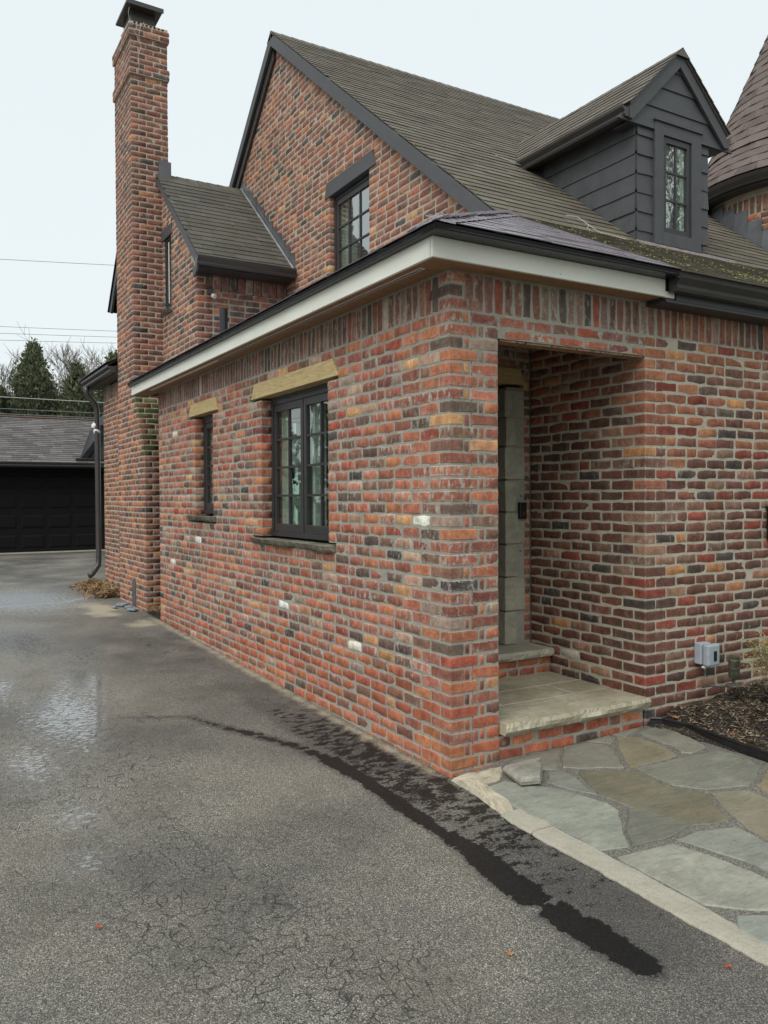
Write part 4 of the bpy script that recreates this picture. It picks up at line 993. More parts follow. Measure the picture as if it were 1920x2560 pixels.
def seg_dist(x, y, pl):
    d = np.full(x.shape, 1e9); w_ = np.zeros(x.shape)
    for (x0, y0, w0), (x1, y1, w1) in zip(pl[:-1], pl[1:]):
        dx, dy = x1-x0, y1-y0; t = np.clip(((x-x0)*dx+(y-y0)*dy)/(dx*dx+dy*dy), 0, 1)
        dd = np.hypot(x-x0-t*dx, y-y0-t*dy); ww_ = w0+(w1-w0)*t
        better = dd-ww_ < d-w_; d = np.where(better, dd, d); w_ = np.where(better, ww_, w_)
    return d-w_
sm = lambda v, a, b_: np.clip((v-a)/(b_-a), 0, 1)
n1 = fbm(X, Y, 3, 6, 3.); n2 = fbm(X, Y, 5, 6, 9.); n3 = fbm(X, Y, 8, 5, .9)
# dark run-off track: thin far end, black band at the near end
band = [(-1.30,2.05,.008),(-1.08,1.93,.012),(-.91,1.86,.02),(-.77,1.51,.03),(-.632,1.205,.045),(-.511,.906,.05),(-.449,.648,.05),(-.424,.243,.045),(-.44,-.52,.035),(-.42,-.78,.06),(-.46,-1.01,.07),(-.475,-1.22,.065),(-.455,-1.5,.075),(-.44,-1.76,.055)]
dB = seg_dist(X, Y, band)+n1*.016+n2*.012
wet = sm(-dB, -.03, .025)*np.where(Y < .6, 1.25, .75)
wet *= np.where((Y < -1.26) & (Y > -1.31), sm(n2, .1, -.3), 1)
zone = sm(X, -.47-.0*Y, -.36)*sm(Y, -2.2, -1.0)*sm(-Y, -3.2, -1.0)
mott = sm(n2+n1*.5, .12, .32)
zoneA = zone*(.40+.18*sm(Y, -1.1, -.1)+.14*sm(n1, 0, .5))
wet = np.maximum(wet, zoneA*sm(-X, -.02, .05))
farwet = sm(Y, 2.6, 4.2)*sm(5.8-Y, 0, 1.)*sm(X, -1.25, -.6)*.55*sm(n1, -.5, .3)*.8
wet = np.maximum(wet, farwet); wet = np.maximum(wet, sm(Y, 9.6, 11)*.45*sm(n3, -.3, .3))
blob = lambda cx, cy, sx, sy, a: a*np.exp(-(((X-cx)/sx)**2+((Y-cy)/sy)**2))
pud = np.maximum.reduce([blob(-1.60,2.3,.36,1.15,1.2), blob(-1.35,3.2,.32,.9,1.1), blob(-1.95,1.35,.18,.5,1.0), blob(-1.85,.45,.16,.3,.9), blob(-1.9,-.05,.14,.2,.85), blob(-1.72,.1,.1,.14,.8), blob(-1.2,8.4,.9,1.6,1.3), blob(-1.6,5.4,.5,1.5,1.15), blob(-1.1,4.4,.3,.9,.95), blob(-2.0,3.4,.3,.8,1.)])
stream = seg_dist(X, Y, [(-2.5,7.6,.12),(-1.5,7.9,.10),(-.75,7.9,.06),(-.35,8.3,.05),(-.1,8.9,.05),(.0,9.4,.04)])+n1*.08+n2*.02
pud = np.maximum(pud*.9, sm(-stream, -.02, .03)*1.5)
pud = np.clip(pud, 0, 1.5)*sm(-X, -.05, .3)
edge = sm(X, -.16-.05*n1, -.03)*sm(Y, -.1, .15)*sm(-Y, -6.6, -5.9)*sm(-X, -.05, .05)
wisps = sm(X, -.55, -.05)*sm(n2+.35*n1, .42, .56)*sm(Y, .2, .8)*sm(4.3-Y, 0, .8)*.75
sand = np.maximum(edge*(.75+.4*n2), wisps); sand = np.maximum(sand, np.exp(-(((X+.45)/.28)**2+((Y-7.0)/.8)**2))*.85*(1+n1)); sand = np.maximum(sand, np.exp(-(((X+.25)/.25)**2+((Y-5.7)/.35)**2))*.7*(1+n1))
sand = np.clip(sand, 0, 1)
crack = np.clip(np.exp(-(((X+1.7)/.5)**2+((Y-1.6)/1.9)**2))*1.2+np.exp(-(((X+1.55)/.35)**2+((Y+.9)/.7)**2))*.9+np.exp(-(((X+1.2)/.3)**2+((Y+1.4)/.5)**2))*.7+.12, 0, 1)
nx, ny = len(xs), len(ys); me = bpy.data.meshes.new('driveway'); me.vertices.add(nx*ny); me.vertices.foreach_set('co', np.stack([X, Y, Z], -1).reshape(-1))
ii, jj = np.meshgrid(np.arange(nx-1), np.arange(ny-1), indexing='ij'); q = (ii*ny+jj).ravel(); lp = np.stack([q, q+ny, q+ny+1, q+1], -1).ravel()
me.loops.add(len(lp)); me.loops.foreach_set('vertex_index', lp.astype('i')); me.polygons.add(len(q)); me.polygons.foreach_set('loop_start', (np.arange(len(q))*4).astype('i')); me.polygons.foreach_set('loop_total', np.full(len(q), 4, 'i'))
a = me.attributes.new('cover', 'FLOAT_COLOR', 'POINT'); a.data.foreach_set('color', np.stack([wet, pud, sand, crack], -1).astype('f').ravel()); me.update(calc_edges=True)
b = NB('asphalt'); at = b.n.new('ShaderNodeAttribute'); at.attribute_name = 'cover'; wetS, pudS, sandS, crk = b.sep(at.outputs['Vector'], 0), b.sep(at.outputs['Vector'], 1), b.sep(at.outputs['Vector'], 2), at.outputs['Alpha']
wj = b.n.new('ShaderNodeVectorMath'); wj.operation = 'MULTIPLY_ADD'; b.L(b.noise(260, 2, out='Color'), wj.inputs[0]); wj.inputs[1].default_value = (.006, .006, .006); b.L(b.pos, wj.inputs[2]); jv = wj.outputs[0]
vc = b.vor(175, out='Color', vec=jv); vd = b.vor(175, vec=jv); vc2 = b.vor(380, out='Color', vec=jv); big_ = b.noise(1.3, 5, .6); med = b.noise(9, 4, .6); fine = b.noise(420, 2)
r1 = b.sep(vc, 0); r2 = b.sep(vc2, 1)
bind = b.mix(b.ramp(big_, .35, .65), (.030, .029, .029), (.050, .047, .043)); bind = b.mix(b.ramp(med, .4, .7, 0, .5), bind, (.028, .028, .029))
cov = b.ramp(b.noise(.9, 6, .62), .38, .62, .34, .82); covz = b.math('MULTIPLY', cov, b.ramp(wetS, 0, .25, 1, .55))
st1 = b.math('MULTIPLY', b.math('POWER', r1, 1.5), b.ramp(vd, .60, .34)); st1 = b.math('MULTIPLY', st1, covz)
stones = b.mix(b.sep(vc, 1), (.27, .245, .195), (.86, .80, .66))
c = b.mix(b.math('MULTIPLY', b.math('MULTIPLY', b.math('POWER', r2, 2.5), .8), covz), bind, (.55, .51, .42))
c = b.mix(st1, c, stones)
dustn = b.ramp(b.noise(1.1, 6, .7), .45, .65, 0, .14); c = b.mix(dustn, c, (.26, .21, .135))
ns = b.noise(60, 6, .8); nsb = b.noise(15, 4, .6, stretch=(.75, 1.35, 1))
wv = b.math('ADD', wetS, b.math('ADD', b.math('MULTIPLY', b.math('SUBTRACT', nsb, .5), 1.6), b.math('MULTIPLY', b.math('SUBTRACT', ns, .5), 1.5)))
wetm = b.math('MULTIPLY', b.ramp(wv, .50, .62), b.ramp(wetS, .03, .2))
c = b.mix(b.math('MULTIPLY', wetm, .88), c, (.006, .006, .007))
sandm = b.math('MULTIPLY', b.ramp(b.math('ADD', sandS, b.math('MULTIPLY', b.math('SUBTRACT', ns, .5), 1.3)), .35, .75), .85)
c = b.mix(b.math('MULTIPLY', sandm, b.ramp(sandS, 0, .12)), c, b.mix(b.noise(120, 3), (.25, .205, .125), (.58, .52, .39)))
wp = b.noise(6, 3, out='Color'); vm = b.n.new('ShaderNodeVectorMath'); vm.operation = 'MULTIPLY_ADD'; b.L(wp, vm.inputs[0]); vm.inputs[1].default_value = (.14, .14, 0); b.L(b.pos, vm.inputs[2])
ce = b.vor(19, 'DISTANCE_TO_EDGE', vm.outputs[0]); ce2 = b.vor(3.2, 'DISTANCE_TO_EDGE', vm.outputs[0])
crm = b.math('MAXIMUM', b.math('MULTIPLY', b.ramp(ce, .045, .01), b.ramp(crk, .3, 1.)), b.math('MULTIPLY', b.math('MULTIPLY', b.ramp(ce2, .012, .004), b.ramp(b.noise(1.7, 3), .5, .6)), b.ramp(crk, .1, .4)))
crm = b.math('MULTIPLY', crm, b.ramp(b.noise(14, 4, .7), .42, .58))
c = b.mix(b.math('MULTIPLY', crm, .8), c, (.02, .019, .018))
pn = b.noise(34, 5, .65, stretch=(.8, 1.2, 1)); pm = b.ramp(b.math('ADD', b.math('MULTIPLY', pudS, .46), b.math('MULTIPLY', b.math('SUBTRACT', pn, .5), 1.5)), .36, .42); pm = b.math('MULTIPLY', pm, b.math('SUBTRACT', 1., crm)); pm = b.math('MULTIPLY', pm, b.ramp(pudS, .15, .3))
c = b.mix(b.math('MULTIPLY', pm, .55), c, (.05, .052, .055)); c = b.mix(b.math('MULTIPLY', pm, b.ramp(b.sep(b.pos, 1), 5.5, 7., 0, .75)), c, (.36, .40, .43))   # sky reflection painted as pale grey-blue on the far run-off; damp = b.ramp(pudS, .0, .8, 0, .45); c = b.mix(damp, c, b.mix(1., c, (.6, .62, .66), 'MULTIPLY'))
ro = b.ramp(big_, .3, .7, .62, .85); ro = b.math('MULTIPLY', ro, b.ramp(pudS, 0, 1, 1, .5)); ro = b.math('MULTIPLY', ro, b.ramp(wetm, 0, 1, 1, .55)); m_ = b.n.new('ShaderNodeMix'); b.L(pm, m_.inputs[0]); b.L(ro, m_.inputs[2]); b.L(b.ramp(b.sep(b.pos, 1), 4., 7., .15, .34), m_.inputs[3]); b.L(b.math('MULTIPLY', b.ramp(b.math('MAXIMUM', pm, b.math('MULTIPLY', pudS, .5)), 0, 1, .45, 1.), b.ramp(wetm, 0, 1, 1., .25)), b.p.inputs['Specular IOR Level']); b.L(b.math('MINIMUM', b.math('ADD', b.math('MULTIPLY', pm, .9), b.math('MULTIPLY', pudS, .35)), 1.), b.p.inputs['Coat Weight']); b.p.inputs['Coat IOR'].default_value = 1.75; b.L(b.math('ADD', b.ramp(pm, 0, 1, .32, .08), b.ramp(b.sep(b.pos, 1), 4., 7., 0, .22)), b.p.inputs['Coat Roughness'])
hgt_ = b.math('ADD', b.math('MULTIPLY', vd, -.8), b.math('MULTIPLY', fine, .5)); hgt_ = b.math('SUBTRACT', hgt_, b.math('MULTIPLY', crm, 2.))
hgt_ = b.math('MULTIPLY', hgt_, b.math('SUBTRACT', 1., b.math('MULTIPLY', pm, .97))); b.bump(hgt_, .0035, .9)
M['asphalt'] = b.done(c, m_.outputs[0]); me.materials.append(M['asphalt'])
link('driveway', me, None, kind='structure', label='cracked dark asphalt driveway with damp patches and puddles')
g = MB(); S_ = 400
g.add([(-S_,-S_,-.35),(S_,-S_,-.35),(S_,S_,-.35),(-S_,S_,-.35)], [(0,1,2,3)]); g.add([(-14,18.6,.14),(40,18.6,.14),(40,80,.14),(-14,80,.14)], [(0,1,2,3)])
g.obj('ground', M['lawn'], None, kind='structure')
g = MB(); g.add([(0,5.9,gz(0,5.9)+.006),(.37,5.9,.16),(.37,7.0,.18),(0,7.0,gz(0,7.)+.006)], [(0,1,2,3)]); g.obj('soil_strip', M['mulch'], None, kind='structure')

# ------------------------------------------------------------------ flagstone path
def pz(x, y): return -.012+.035*x+.02*y
FL = [[(0.06,-0.239),(0.192,-0.23),(0.277,-0.37),(0.352,-0.468),(0.396,-0.622),(0.424,-0.743),(0.407,-0.83),(0.253,-1.0),(0.162,-1.126),(0.032,-1.085),(0.037,-0.941),(0.039,-0.757),(0.023,-0.517),(0.027,-0.373)],
[(0.463,-0.84),(0.517,-0.944),(0.538,-1.127),(0.386,-1.16),(0.172,-1.133),(0.268,-1.01)],
[(0.601,-0.336),(0.832,-0.475),(0.86,-0.616),(0.836,-0.779),(0.903,-0.872),(0.922,-0.946),(0.82,-1.065),(0.764,-1.189),(0.653,-1.166),(0.554,-1.125),(0.536,-1.01),(0.49,-0.872),(0.475,-0.719),(0.463,-0.636),(0.53,-0.492)],
[(0.454,-0.271),(0.54,-0.294),(0.532,-0.394),(0.487,-0.528),(0.455,-0.631),(0.417,-0.544),(0.379,-0.439),(0.369,-0.366)],
[(0.402,-.01),(0.79,-.01),(0.532,-0.261),(0.314,-0.105)],
[(0.81,-.012),(0.97,-0.03),(1.038,-0.136),(0.93,-0.325),(0.854,-0.445),(0.631,-0.31),(0.576,-0.25)],
[(1.197,-0.055),(1.29,-0.14),(1.305,-0.344),(1.242,-0.473),(1.074,-0.485),(0.876,-0.465),(0.942,-0.36),(1.045,-0.229)],
[(1.367,-0.081),(1.56,-0.06),(1.575,-0.242),(1.484,-0.482),(1.338,-0.508),(1.297,-0.457),(1.338,-0.339),(1.345,-0.188)],
[(0.9,-0.485),(1.095,-0.508),(1.248,-0.518),(1.506,-0.56),(1.535,-0.71),(1.468,-0.852),(1.318,-0.93),(1.175,-0.975),(0.962,-0.892),(0.87,-0.762),(0.875,-0.631)],
[(1.215,-1.005),(1.50,-0.875),(1.54,-1.05),(1.40,-1.16),(1.17,-1.2),(1.165,-1.087)],
[(0.943,-0.935),(1.033,-0.966),(1.125,-1.018),(1.109,-1.203),(0.93,-1.33),(0.727,-1.489),(0.717,-1.396),(0.732,-1.287),(0.807,-1.159),(0.869,-1.035)],
[(0.39,-1.19),(0.53,-1.185),(0.709,-1.253),(0.70,-1.353),(0.664,-1.51),(0.441,-1.69),(0.457,-1.576),(0.465,-1.47),(0.436,-1.367),(0.405,-1.245)],
[(0.044,-1.162),(0.247,-1.195),(0.337,-1.21),(0.374,-1.34),(0.397,-1.439),(0.404,-1.564),(0.393,-1.715),(0.261,-1.805),(0.092,-1.68),(0.034,-1.61),(0.042,-1.467),(0.039,-1.332)],
[(0.066,-1.725),(0.245,-1.832),(0.24,-1.98),(0.012,-1.986),(0.0,-1.877),(0.0,-1.779)],
[(1.21,-.012),(1.36,-.005),(1.50,-.01),(1.34,-0.055),(1.25,-0.085)],
[(0.99,-.012),(1.18,-.012),(1.15,-0.075),(1.084,-0.123),(1.03,-0.06)],
[(0.72,-1.55),(0.94,-1.37),(1.13,-1.24),(1.38,-1.2),(1.42,-1.6),(1.1,-1.85),(.8,-1.7)],[(.45,-1.73),(.69,-1.56),(.78,-1.74),(1.05,-1.88),(.9,-2.2),(.5,-2.15),(.28,-1.98),(.28,-1.86)],
[(0.02,-2.01),(.25,-2.0),(.47,-2.18),(.4,-2.6),(.02,-2.6)]]
FC = [(.275,.292,.262,.05),(.165,.168,.148,.1),(.155,.147,.11,.5),(.205,.212,.197,.1),(.20,.197,.172,.15),(.19,.188,.163,.2),(.235,.215,.155,.6),(.225,.228,.198,.25),(.205,.21,.185,.2),(.23,.195,.13,.8),(.225,.215,.17,.6),(.245,.258,.235,.1),(.29,.295,.26,.1),(.25,.27,.25,.1),(.235,.232,.2,.2),(.225,.222,.19,.2),(.215,.212,.185,.3),(.24,.245,.22,.1),(.23,.235,.21,.1)]
pb = MB(); pbp = [(.02,.0),(1.58,.0),(1.60,-.3),(1.56,-.85),(1.6,-3.2),(-.01,-3.2),(.0,-1.9),(.03,-.52),(.02,-.24)]
pb.add([(x, y, pz(x, y)-.0055) for x, y in pbp], [tuple(range(len(pbp)-1, -1, -1))]); path_o = pb.obj('flagstone_path', M['grit'], None, kind='structure', label='irregular bluestone path in gritty mortar beside the driveway')
for i, (poly, fc) in enumerate(zip(FL, FC)):
    r = random.Random(i+50); pts = []; n = len(poly)
    cx, cy = sum(p[0] for p in poly)/n, sum(p[1] for p in poly)/n
    for k in range(n):
        p, q2 = poly[k], poly[(k+1) % n]; ln = math.hypot(q2[0]-p[0], q2[1]-p[1]); m_n = max(1, int(ln/.05))
        for t in range(m_n):
            f = t/m_n; pts.append((p[0]+(q2[0]-p[0])*f+r.uniform(-.005, .005), p[1]+(q2[1]-p[1])*f+r.uniform(-.005, .005)))
    N_ = len(pts); tz = r.uniform(-.002, .004); vs = []
    for ins, dz in ((0, -.03), (0, -.006), (.005, 0.0)):
        for x, y in pts:
            d = math.hypot(x-cx, y-cy); x2, y2 = x-(x-cx)/d*ins, y-(y-cy)/d*ins; vs.append((x2, y2, pz(x2, y2)+tz+dz))
    fs = [tuple(range(2*N_, 3*N_))]+[(k+l*N_, (k+1) % N_+l*N_, (k+1) % N_+(l+1)*N_, k+(l+1)*N_) for l in range(2) for k in range(N_)]
    area = sum(pts[k][0]*pts[(k+1) % N_][1]-pts[(k+1) % N_][0]*pts[k][1] for k in range(N_))
    if area < 0: fs = [f[::-1] for f in fs]
    mb = MB(); mb.add(vs, fs); o = mb.obj('flagstone', M['flag'], path_o); o.color = (fc[0]*1.02, fc[1], fc[2]*.93, fc[3])
# concrete kerb
kb = MB(); ky = [-.56,-.75,-.94,-1.1,-1.3,-1.5,-1.75,-1.95,-2.2,-2.6,-3.0,-3.4]; vs = []
def kx(y): return -.097+.004*math.sin(y*9)+.002*math.sin(y*31), .030-.02*max(0, -y-1.4)+.003*math.sin(y*23)
kerb_o = empty('kerb', (0, -.54, 0), kind='structure', label='concrete strip between driveway and flagstones')
for (ka, kb2) in ((-.545, -.775), (-.781, -1.98), (-1.986, -3.4)):
    kb = MB(); vs = []; yk = ka; r = random.Random(int(ka*100))
    while True:
        a_, c3 = kx(yk); jit = r.uniform(-.004, .004)
        vs.append([(a_+jit, yk, pz(-.1, yk)-.06), (a_+jit, yk, pz(-.1, yk)-.010), (a_+.008+r.uniform(0, .006), yk, pz(-.1, yk)-.002+r.uniform(-.001, .001)), (-.03, yk, pz(-.03, yk)-.0015+r.uniform(-.001, .001)), (c3, yk, pz(.02, yk)-.003), (c3, yk, pz(0, yk)-.06)])
        if yk <= kb2: break
        yk = max(kb2, yk-.03)
    flat = [p for q_ in vs for p in q_]; n = len(vs); kb.add(flat, [(i*6+k, i*6+k+1, i*6+k+7, i*6+k+6) for i in range(n-1) for k in range(5)]+[(0,1,2,3,4,5), tuple((n-1)*6+k for k in (5,4,3,2,1,0))]); kb.obj('kerb_section', M['kerb'], kerb_o)
# rubble of old mortar at the pillar foot
rb = MB(); poly = [(-.03,-.02),(.30,-.004),(.36,-.02),(.31,-.1),(.21,-.2),(.05,-.235),(.015,-.4),(.02,-.53),(-.085,-.58),(-.07,-.45),(-.045,-.3),(-.035,-.16)]
N_ = len(poly); c0 = (.05, -.2); vs = [(c0[0], c0[1], pz(*c0)+.018)]; rr = random.Random(3)
for ring in range(1, 6):
    for k in range(N_*3):
        a_, b_ = poly[k//3], poly[(k//3+1) % N_]; t = (k % 3)/3; x, y = a_[0]+(b_[0]-a_[0])*t, a_[1]+(b_[1]-a_[1])*t; f = ring/5
        x, y = c0[0]+(x-c0[0])*f+rr.uniform(-.005,.005), c0[1]+(y-c0[1])*f+rr.uniform(-.005,.005); vs.append((x, y, min(pz(x, y), pz(0,y))+(.014*(1-f**3)+rr.uniform(-.006,.008))-(0.03 if ring == 5 else 0)))
n = N_*3; fs = [(0, 1+k, 1+(k+1) % n) for k in range(n)]+[(1+r_*n+k, 1+(r_+1)*n+k, 1+(r_+1)*n+(k+1) % n, 1+r_*n+(k+1) % n) for r_ in range(4) for k in range(n)]
rb.add(vs, [f[::-1] for f in fs]); rb.obj('mortar_rubble', M['rubble'], None, kind='stuff', label='pale crumbled mortar around the foot of the pillar')
# planting bed
def bz(x, y): return .07+.11*max(0, min(1.2, (x-1.55)))+.10*max(-.7, min(0, y*.55))+.0
bx = np.linspace(1.52, 4.4, 50); by = np.linspace(-1.6, .02, 40); vs = []; r = random.Random(4)
for i, x in enumerate(bx):
    for j, y in enumerate(by): vs.append((x+(0.0 if y > -.2 else .02), y, bz(x, y)+.012*math.sin(x*11+y*7)+.01*math.sin(x*29-y*23)+r.uniform(-.006, .006)+(-.03 if i == 0 else 0)))
mb = MB(); mb.add(vs, [(i*40+j, (i+1)*40+j, (i+1)*40+j+1, i*40+j+1) for i in range(49) for j in range(39)]); mb.obj('planting_bed', M['mulch'], None, smooth=True, kind='structure', label='dark mulch bed below the old wall')
ch = MB(); r = random.Random(12)
for _ in range(9000):
    x, y = r.uniform(1.60, 3.2), r.uniform(-1.2, -.01); l, w2 = r.uniform(.004, .018)*(.6+r.random()), r.uniform(.0015, .005); a_ = r.uniform(0, 3.14); z_ = bz(x, y)+.012*math.sin(x*11+y*7)+.01*math.sin(x*29-y*23)+.006
    d = Vector((math.cos(a_), math.sin(a_), r.uniform(-.35, .35)))*l; s_ = Vector((-math.sin(a_), math.cos(a_), r.uniform(-.4, .4)))*w2; p = Vector((x, y, z_)); v_ = r.random()**1.8
    ch.add([p-d-s_, p+d-s_, p+d+s_, p-d+s_], [(0,1,2,3)], (v_, v_, v_, 1))
ch.obj('mulch_chips', leaf_mat('wood_chip', (.03, .02, .014), (.36, .28, .185), .02, .85), None, color=True, kind='stuff', label='loose wood chips scattered on the bed')
# edging
ed = MB(); ep = [(1.52,-.03),(1.575,-.08),(1.60,-.25),(1.585,-.40),(1.565,-.62),(1.555,-.84),(1.55,-1.1),(1.56,-1.6)]
for (x0, y0), (x1, y1) in zip(ep[:-1], ep[1:]):
    z0_, z1_ = pz(x0, y0), pz(x1, y1); ed.prism([(x0, y0, z0_-.05), (x1, y1, z1_-.05), (x1, y1, z1_+.045), (x0, y0, z0_+.045)], (.012, 0, 0))
ed.tube([(x+.006, y, pz(x, y)+.048) for x, y in ep], .011, 6); ed.obj('garden_edging', M['rubber'], None, label='black plastic lawn edging between flagstones and mulch', cat='edging')

# loose stone
ls = MB(); top = [(.205,-.365),(.325,-.41),(.385,-.36),(.508,-.24),(.50,-.19),(.584,-.145),(.42,-.14),(.255,-.145)]; r = random.Random(9)
top = [(x*.78+.045, y*.86-.03) for x, y in top]
c_ = (sum(p[0] for p in top)/8, sum(p[1] for p in top)/8); zb = pz(.3,-.25)+.004; vs = []
for f, dz in ((1.03, 0), (1.05, .018), (1.0, .036), (.94, .042)):
    for x, y in top: vs.append((c_[0]+(x-c_[0])*f+r.uniform(-.004,.004), c_[1]+(y-c_[1])*f+r.uniform(-.004,.004), zb+dz+.02*(x-.2)+r.uniform(-.002,.002)))
ls.add(vs, [(7,6,5,4,3,2,1,0), tuple(range(24, 32))]+[(k+l*8, (k+1) % 8+l*8, (k+1) % 8+(l+1)*8, k+(l+1)*8) for l in range(3) for k in range(8)])
ls.obj('loose_stone', stone_mat('weathered_flag_piece', (.20,.185,.145), (.40,.39,.34), bumpd=.008, stain=.4), None, bevel=.002, label='broken piece of flagstone lying loose on the path beside the pillar', cat='stone')

# ------------------------------------------------------------------ fittings
ob = empty('outlet_box', (2.06, -.02, .44), label='grey weatherproof outlet box low on the old brick wall', cat='outlet box')
box_part('back_box', (1.975, -.055, .385), (2.075, 0, .525), M['greymetal'], ob, bevel=.006); box_part('cover', (1.985, -.105, .375), (2.105, -.058, .52), M['greymetal'], ob, bevel=.012)
box_part('cover_window', (2.04, -.108, .41), (2.068, -.104, .475), M['rubber'], ob); box_part('latch', (1.99, -.07, .362), (2.01, -.05, .375), M['white'], ob)
sp = empty('spotlight', (2.17, -.15, .23), label='small bronze landscape spotlight staked in the mulch', cat='spotlight')
ax = Vector((-.18, -.15, 1)).normalized(); m = MB(); m.lathe((2.185, -.15, .30), [(.018,-.01),(.033,.0),(.036,.02),(.036,.06),(.0375,.062),(.0375,.07),(.036,.072),(.037,.125),(.033,.13),(.031,.11)], 18, ax); m.obj('lamp_head', M['brass'], sp, smooth=False)
m = MB(); m.lathe((2.19, -.145, .245), [(.014,0),(.010,.02),(.012,.055)], 12); m.obj('stem', M['brass'], sp); m = MB(); m.lathe((2.19, -.145, .232), [(.03,0),(.052,.006),(.05,.013),(.015,.02)], 18); m.obj('base', M['brass'], sp)
m = MB(); m.tube([(2.17,-.15,.24),(2.12,-.12,.235),(2.07,-.06,.235),(2.02,-.03,.225)], .006, 6); m.obj('cable', M['rubber'], sp)
db = empty('doorbell', (1.41, YB-.03, 1.39), label='black video doorbell on the quoin stones', cat='doorbell')
box_part('body', (1.378, YB-.045, 1.335), (1.442, YB-.0155, 1.46), M['rubber'], db, bevel=.006); m = MB(); m.lathe((1.41, YB-.046, 1.375), [(.014,0),(.014,.003),(.011,.003),(.011,.0025)], 20, (0,-1,0)); m.obj('button', M['bronze'], db); m = MB(); m.lathe((1.41, YB-.046, 1.425), [(.007,0),(.006,.003)], 12, (0,-1,0)); m.obj('lens', M['frame'], db)
fl = empty('floodlight', (.1, 9.66, 2.6), label='white twin head security floodlight at the far wall corner', cat='floodlight')
box_part('junction_box', (.10, 9.6, 2.56), (.16, 9.66, 2.66), M['rubber'], fl); 
for (p, a_) in (((.03, 9.74, 2.66), (-.8,-.3,.4)), ((.06, 9.72, 2.56), (-.6,-.6,-.5))):
    m = MB(); m.lathe(p, [(.02,-.05),(.045,-.03),(.055,.0),(.05,.02),(.02,.025)], 16, a_); m.obj('lamp_head', M['white'], fl, smooth=True)
wl = empty('wall_lamp', (.55, 5.57, 3.85), label='tiny clear spotlight under the wing gutter', cat='lamp')
box_part('mount', (.505, 5.55, 3.87), (.56, 5.6, 3.92), M['dark'], wl); m = MB(); m.lathe((.545, 5.56, 3.855), [(.012,0),(.026,.01),(.03,.05)], 12, (.5,-.6,-.3)); m.obj('lamp_head', M['white'], wl)
wb2 = empty('letter_box', (2.8, -.05, 1.3), label='black wall mounted box at the right picture edge', cat='box'); box_part('body', (2.735, -.12, 1.185), (2.98, -.003, 1.41), M['rubber'], wb2, bevel=.01); box_part('lid', (2.725, -.135, 1.41), (2.99, -.003, 1.425), M['rubber'], wb2)

def leafthing(x, y, z, s, mat, label, seed):
    r = random.Random(seed); m = MB(); n = 7; pts = []
    for k in range(n*2):
        a_ = math.pi*k/n; rr_ = s*(1 if k % 2 == 0 else .45)*r.uniform(.7, 1.1); pts.append((x+rr_*math.cos(a_), y+rr_*math.sin(a_), z+.006+r.uniform(0, s*.5)))
    m.add([(x, y, z+.008)]+pts, [(0, 1+k, 1+(k+1) % (2*n)) for k in range(2*n)]); m.tube([(x, y, z+.008), (x-s*.9, y+s*.6, z+.02)], .0012, 4)
    m.obj('dead_leaf', M[mat], None, label=label, cat='leaf', group='dead leaves lying on the ground')
leafthing(-1.966, -.617, gz(0,-.617), .017, 'redleaf', 'bright red curled leaf on the open asphalt at lower left', 1)
leafthing(-.795, -1.484, gz(0,-1.48), .018, 'orangeleaf', 'brown leaf on the asphalt left of the black damp band', 2)
leafthing(-.211, -1.902, gz(0,-1.9), .016, 'redleaf', 'small red leaf near the kerb at the bottom right', 3)
leafthing(1.63, -.62, bz(1.63,-.62)+.01, .03, 'orangeleaf', 'tan leaf on mulch close to the black edging', 4)
leafthing(1.70, -.50, bz(1.7,-.5)+.01, .018, 'redleaf', 'small coral leaf in the mulch', 5)
leafthing(1.66, -.12, bz(1.66,-.12)+.01, .03, 'orangeleaf', 'curled brown leaf at the top end of the edging', 6)
leafthing(.12, -.07, pz(.12,-.07)+.012, .022, 'redleaf', 'dark red leaf on the pale rubble at the pillar foot', 7)
leafthing(-.55, 2.3, gz(0,2.3), .02, 'orangeleaf', 'tan leaf on asphalt in front of the long wall', 8)
# leaf litter at the downspout and slate chips
lt = MB(); r = random.Random(21)
for _ in range(2600):
    t = r.random(); x, y = -.12+r.gauss(0, .12), 8.0+t*1.75
    if x > .13 or x < -.45: continue
    if y < 7.98 and x > -.02: continue
    z_ = .15+max(0, .13*(1-abs(x+.05)/.35))*r.random(); a_ = r.uniform(0, 6.28); d = Vector((math.cos(a_), math.sin(a_), r.uniform(-.6, .8)))*r.uniform(.015, .05); s_ = Vector((-math.sin(a_), math.cos(a_), r.uniform(-.5, .5)))*r.uniform(.003, .014); p = Vector((x, y, z_)); v_ = r.random()
    lt.add([p-d, p+s_, p+d, p-s_], [(0,1,2,3)], (v_, v_, v_, 1))
for _ in range(700):
    x, y = r.uniform(.0, .36), r.uniform(5.9, 6.5); z_ = .16+r.random()*.04; a_ = r.uniform(0, 6.28); d = Vector((math.cos(a_), math.sin(a_), r.uniform(-.4, .5)))*r.uniform(.01, .04); s_ = Vector((-math.sin(a_), math.cos(a_), .2))*r.uniform(.002, .008); p = Vector((x-.05, y, z_)); v_ = r.random()*.8
    lt.add([p-d, p+s_, p+d, p-s_], [(0,1,2,3)], (v_, v_, v_, 1))
lt.obj('leaf_litter', M['drylf'], None, color=True, kind='stuff', label='dry leaves and needles heaped under the downspout')
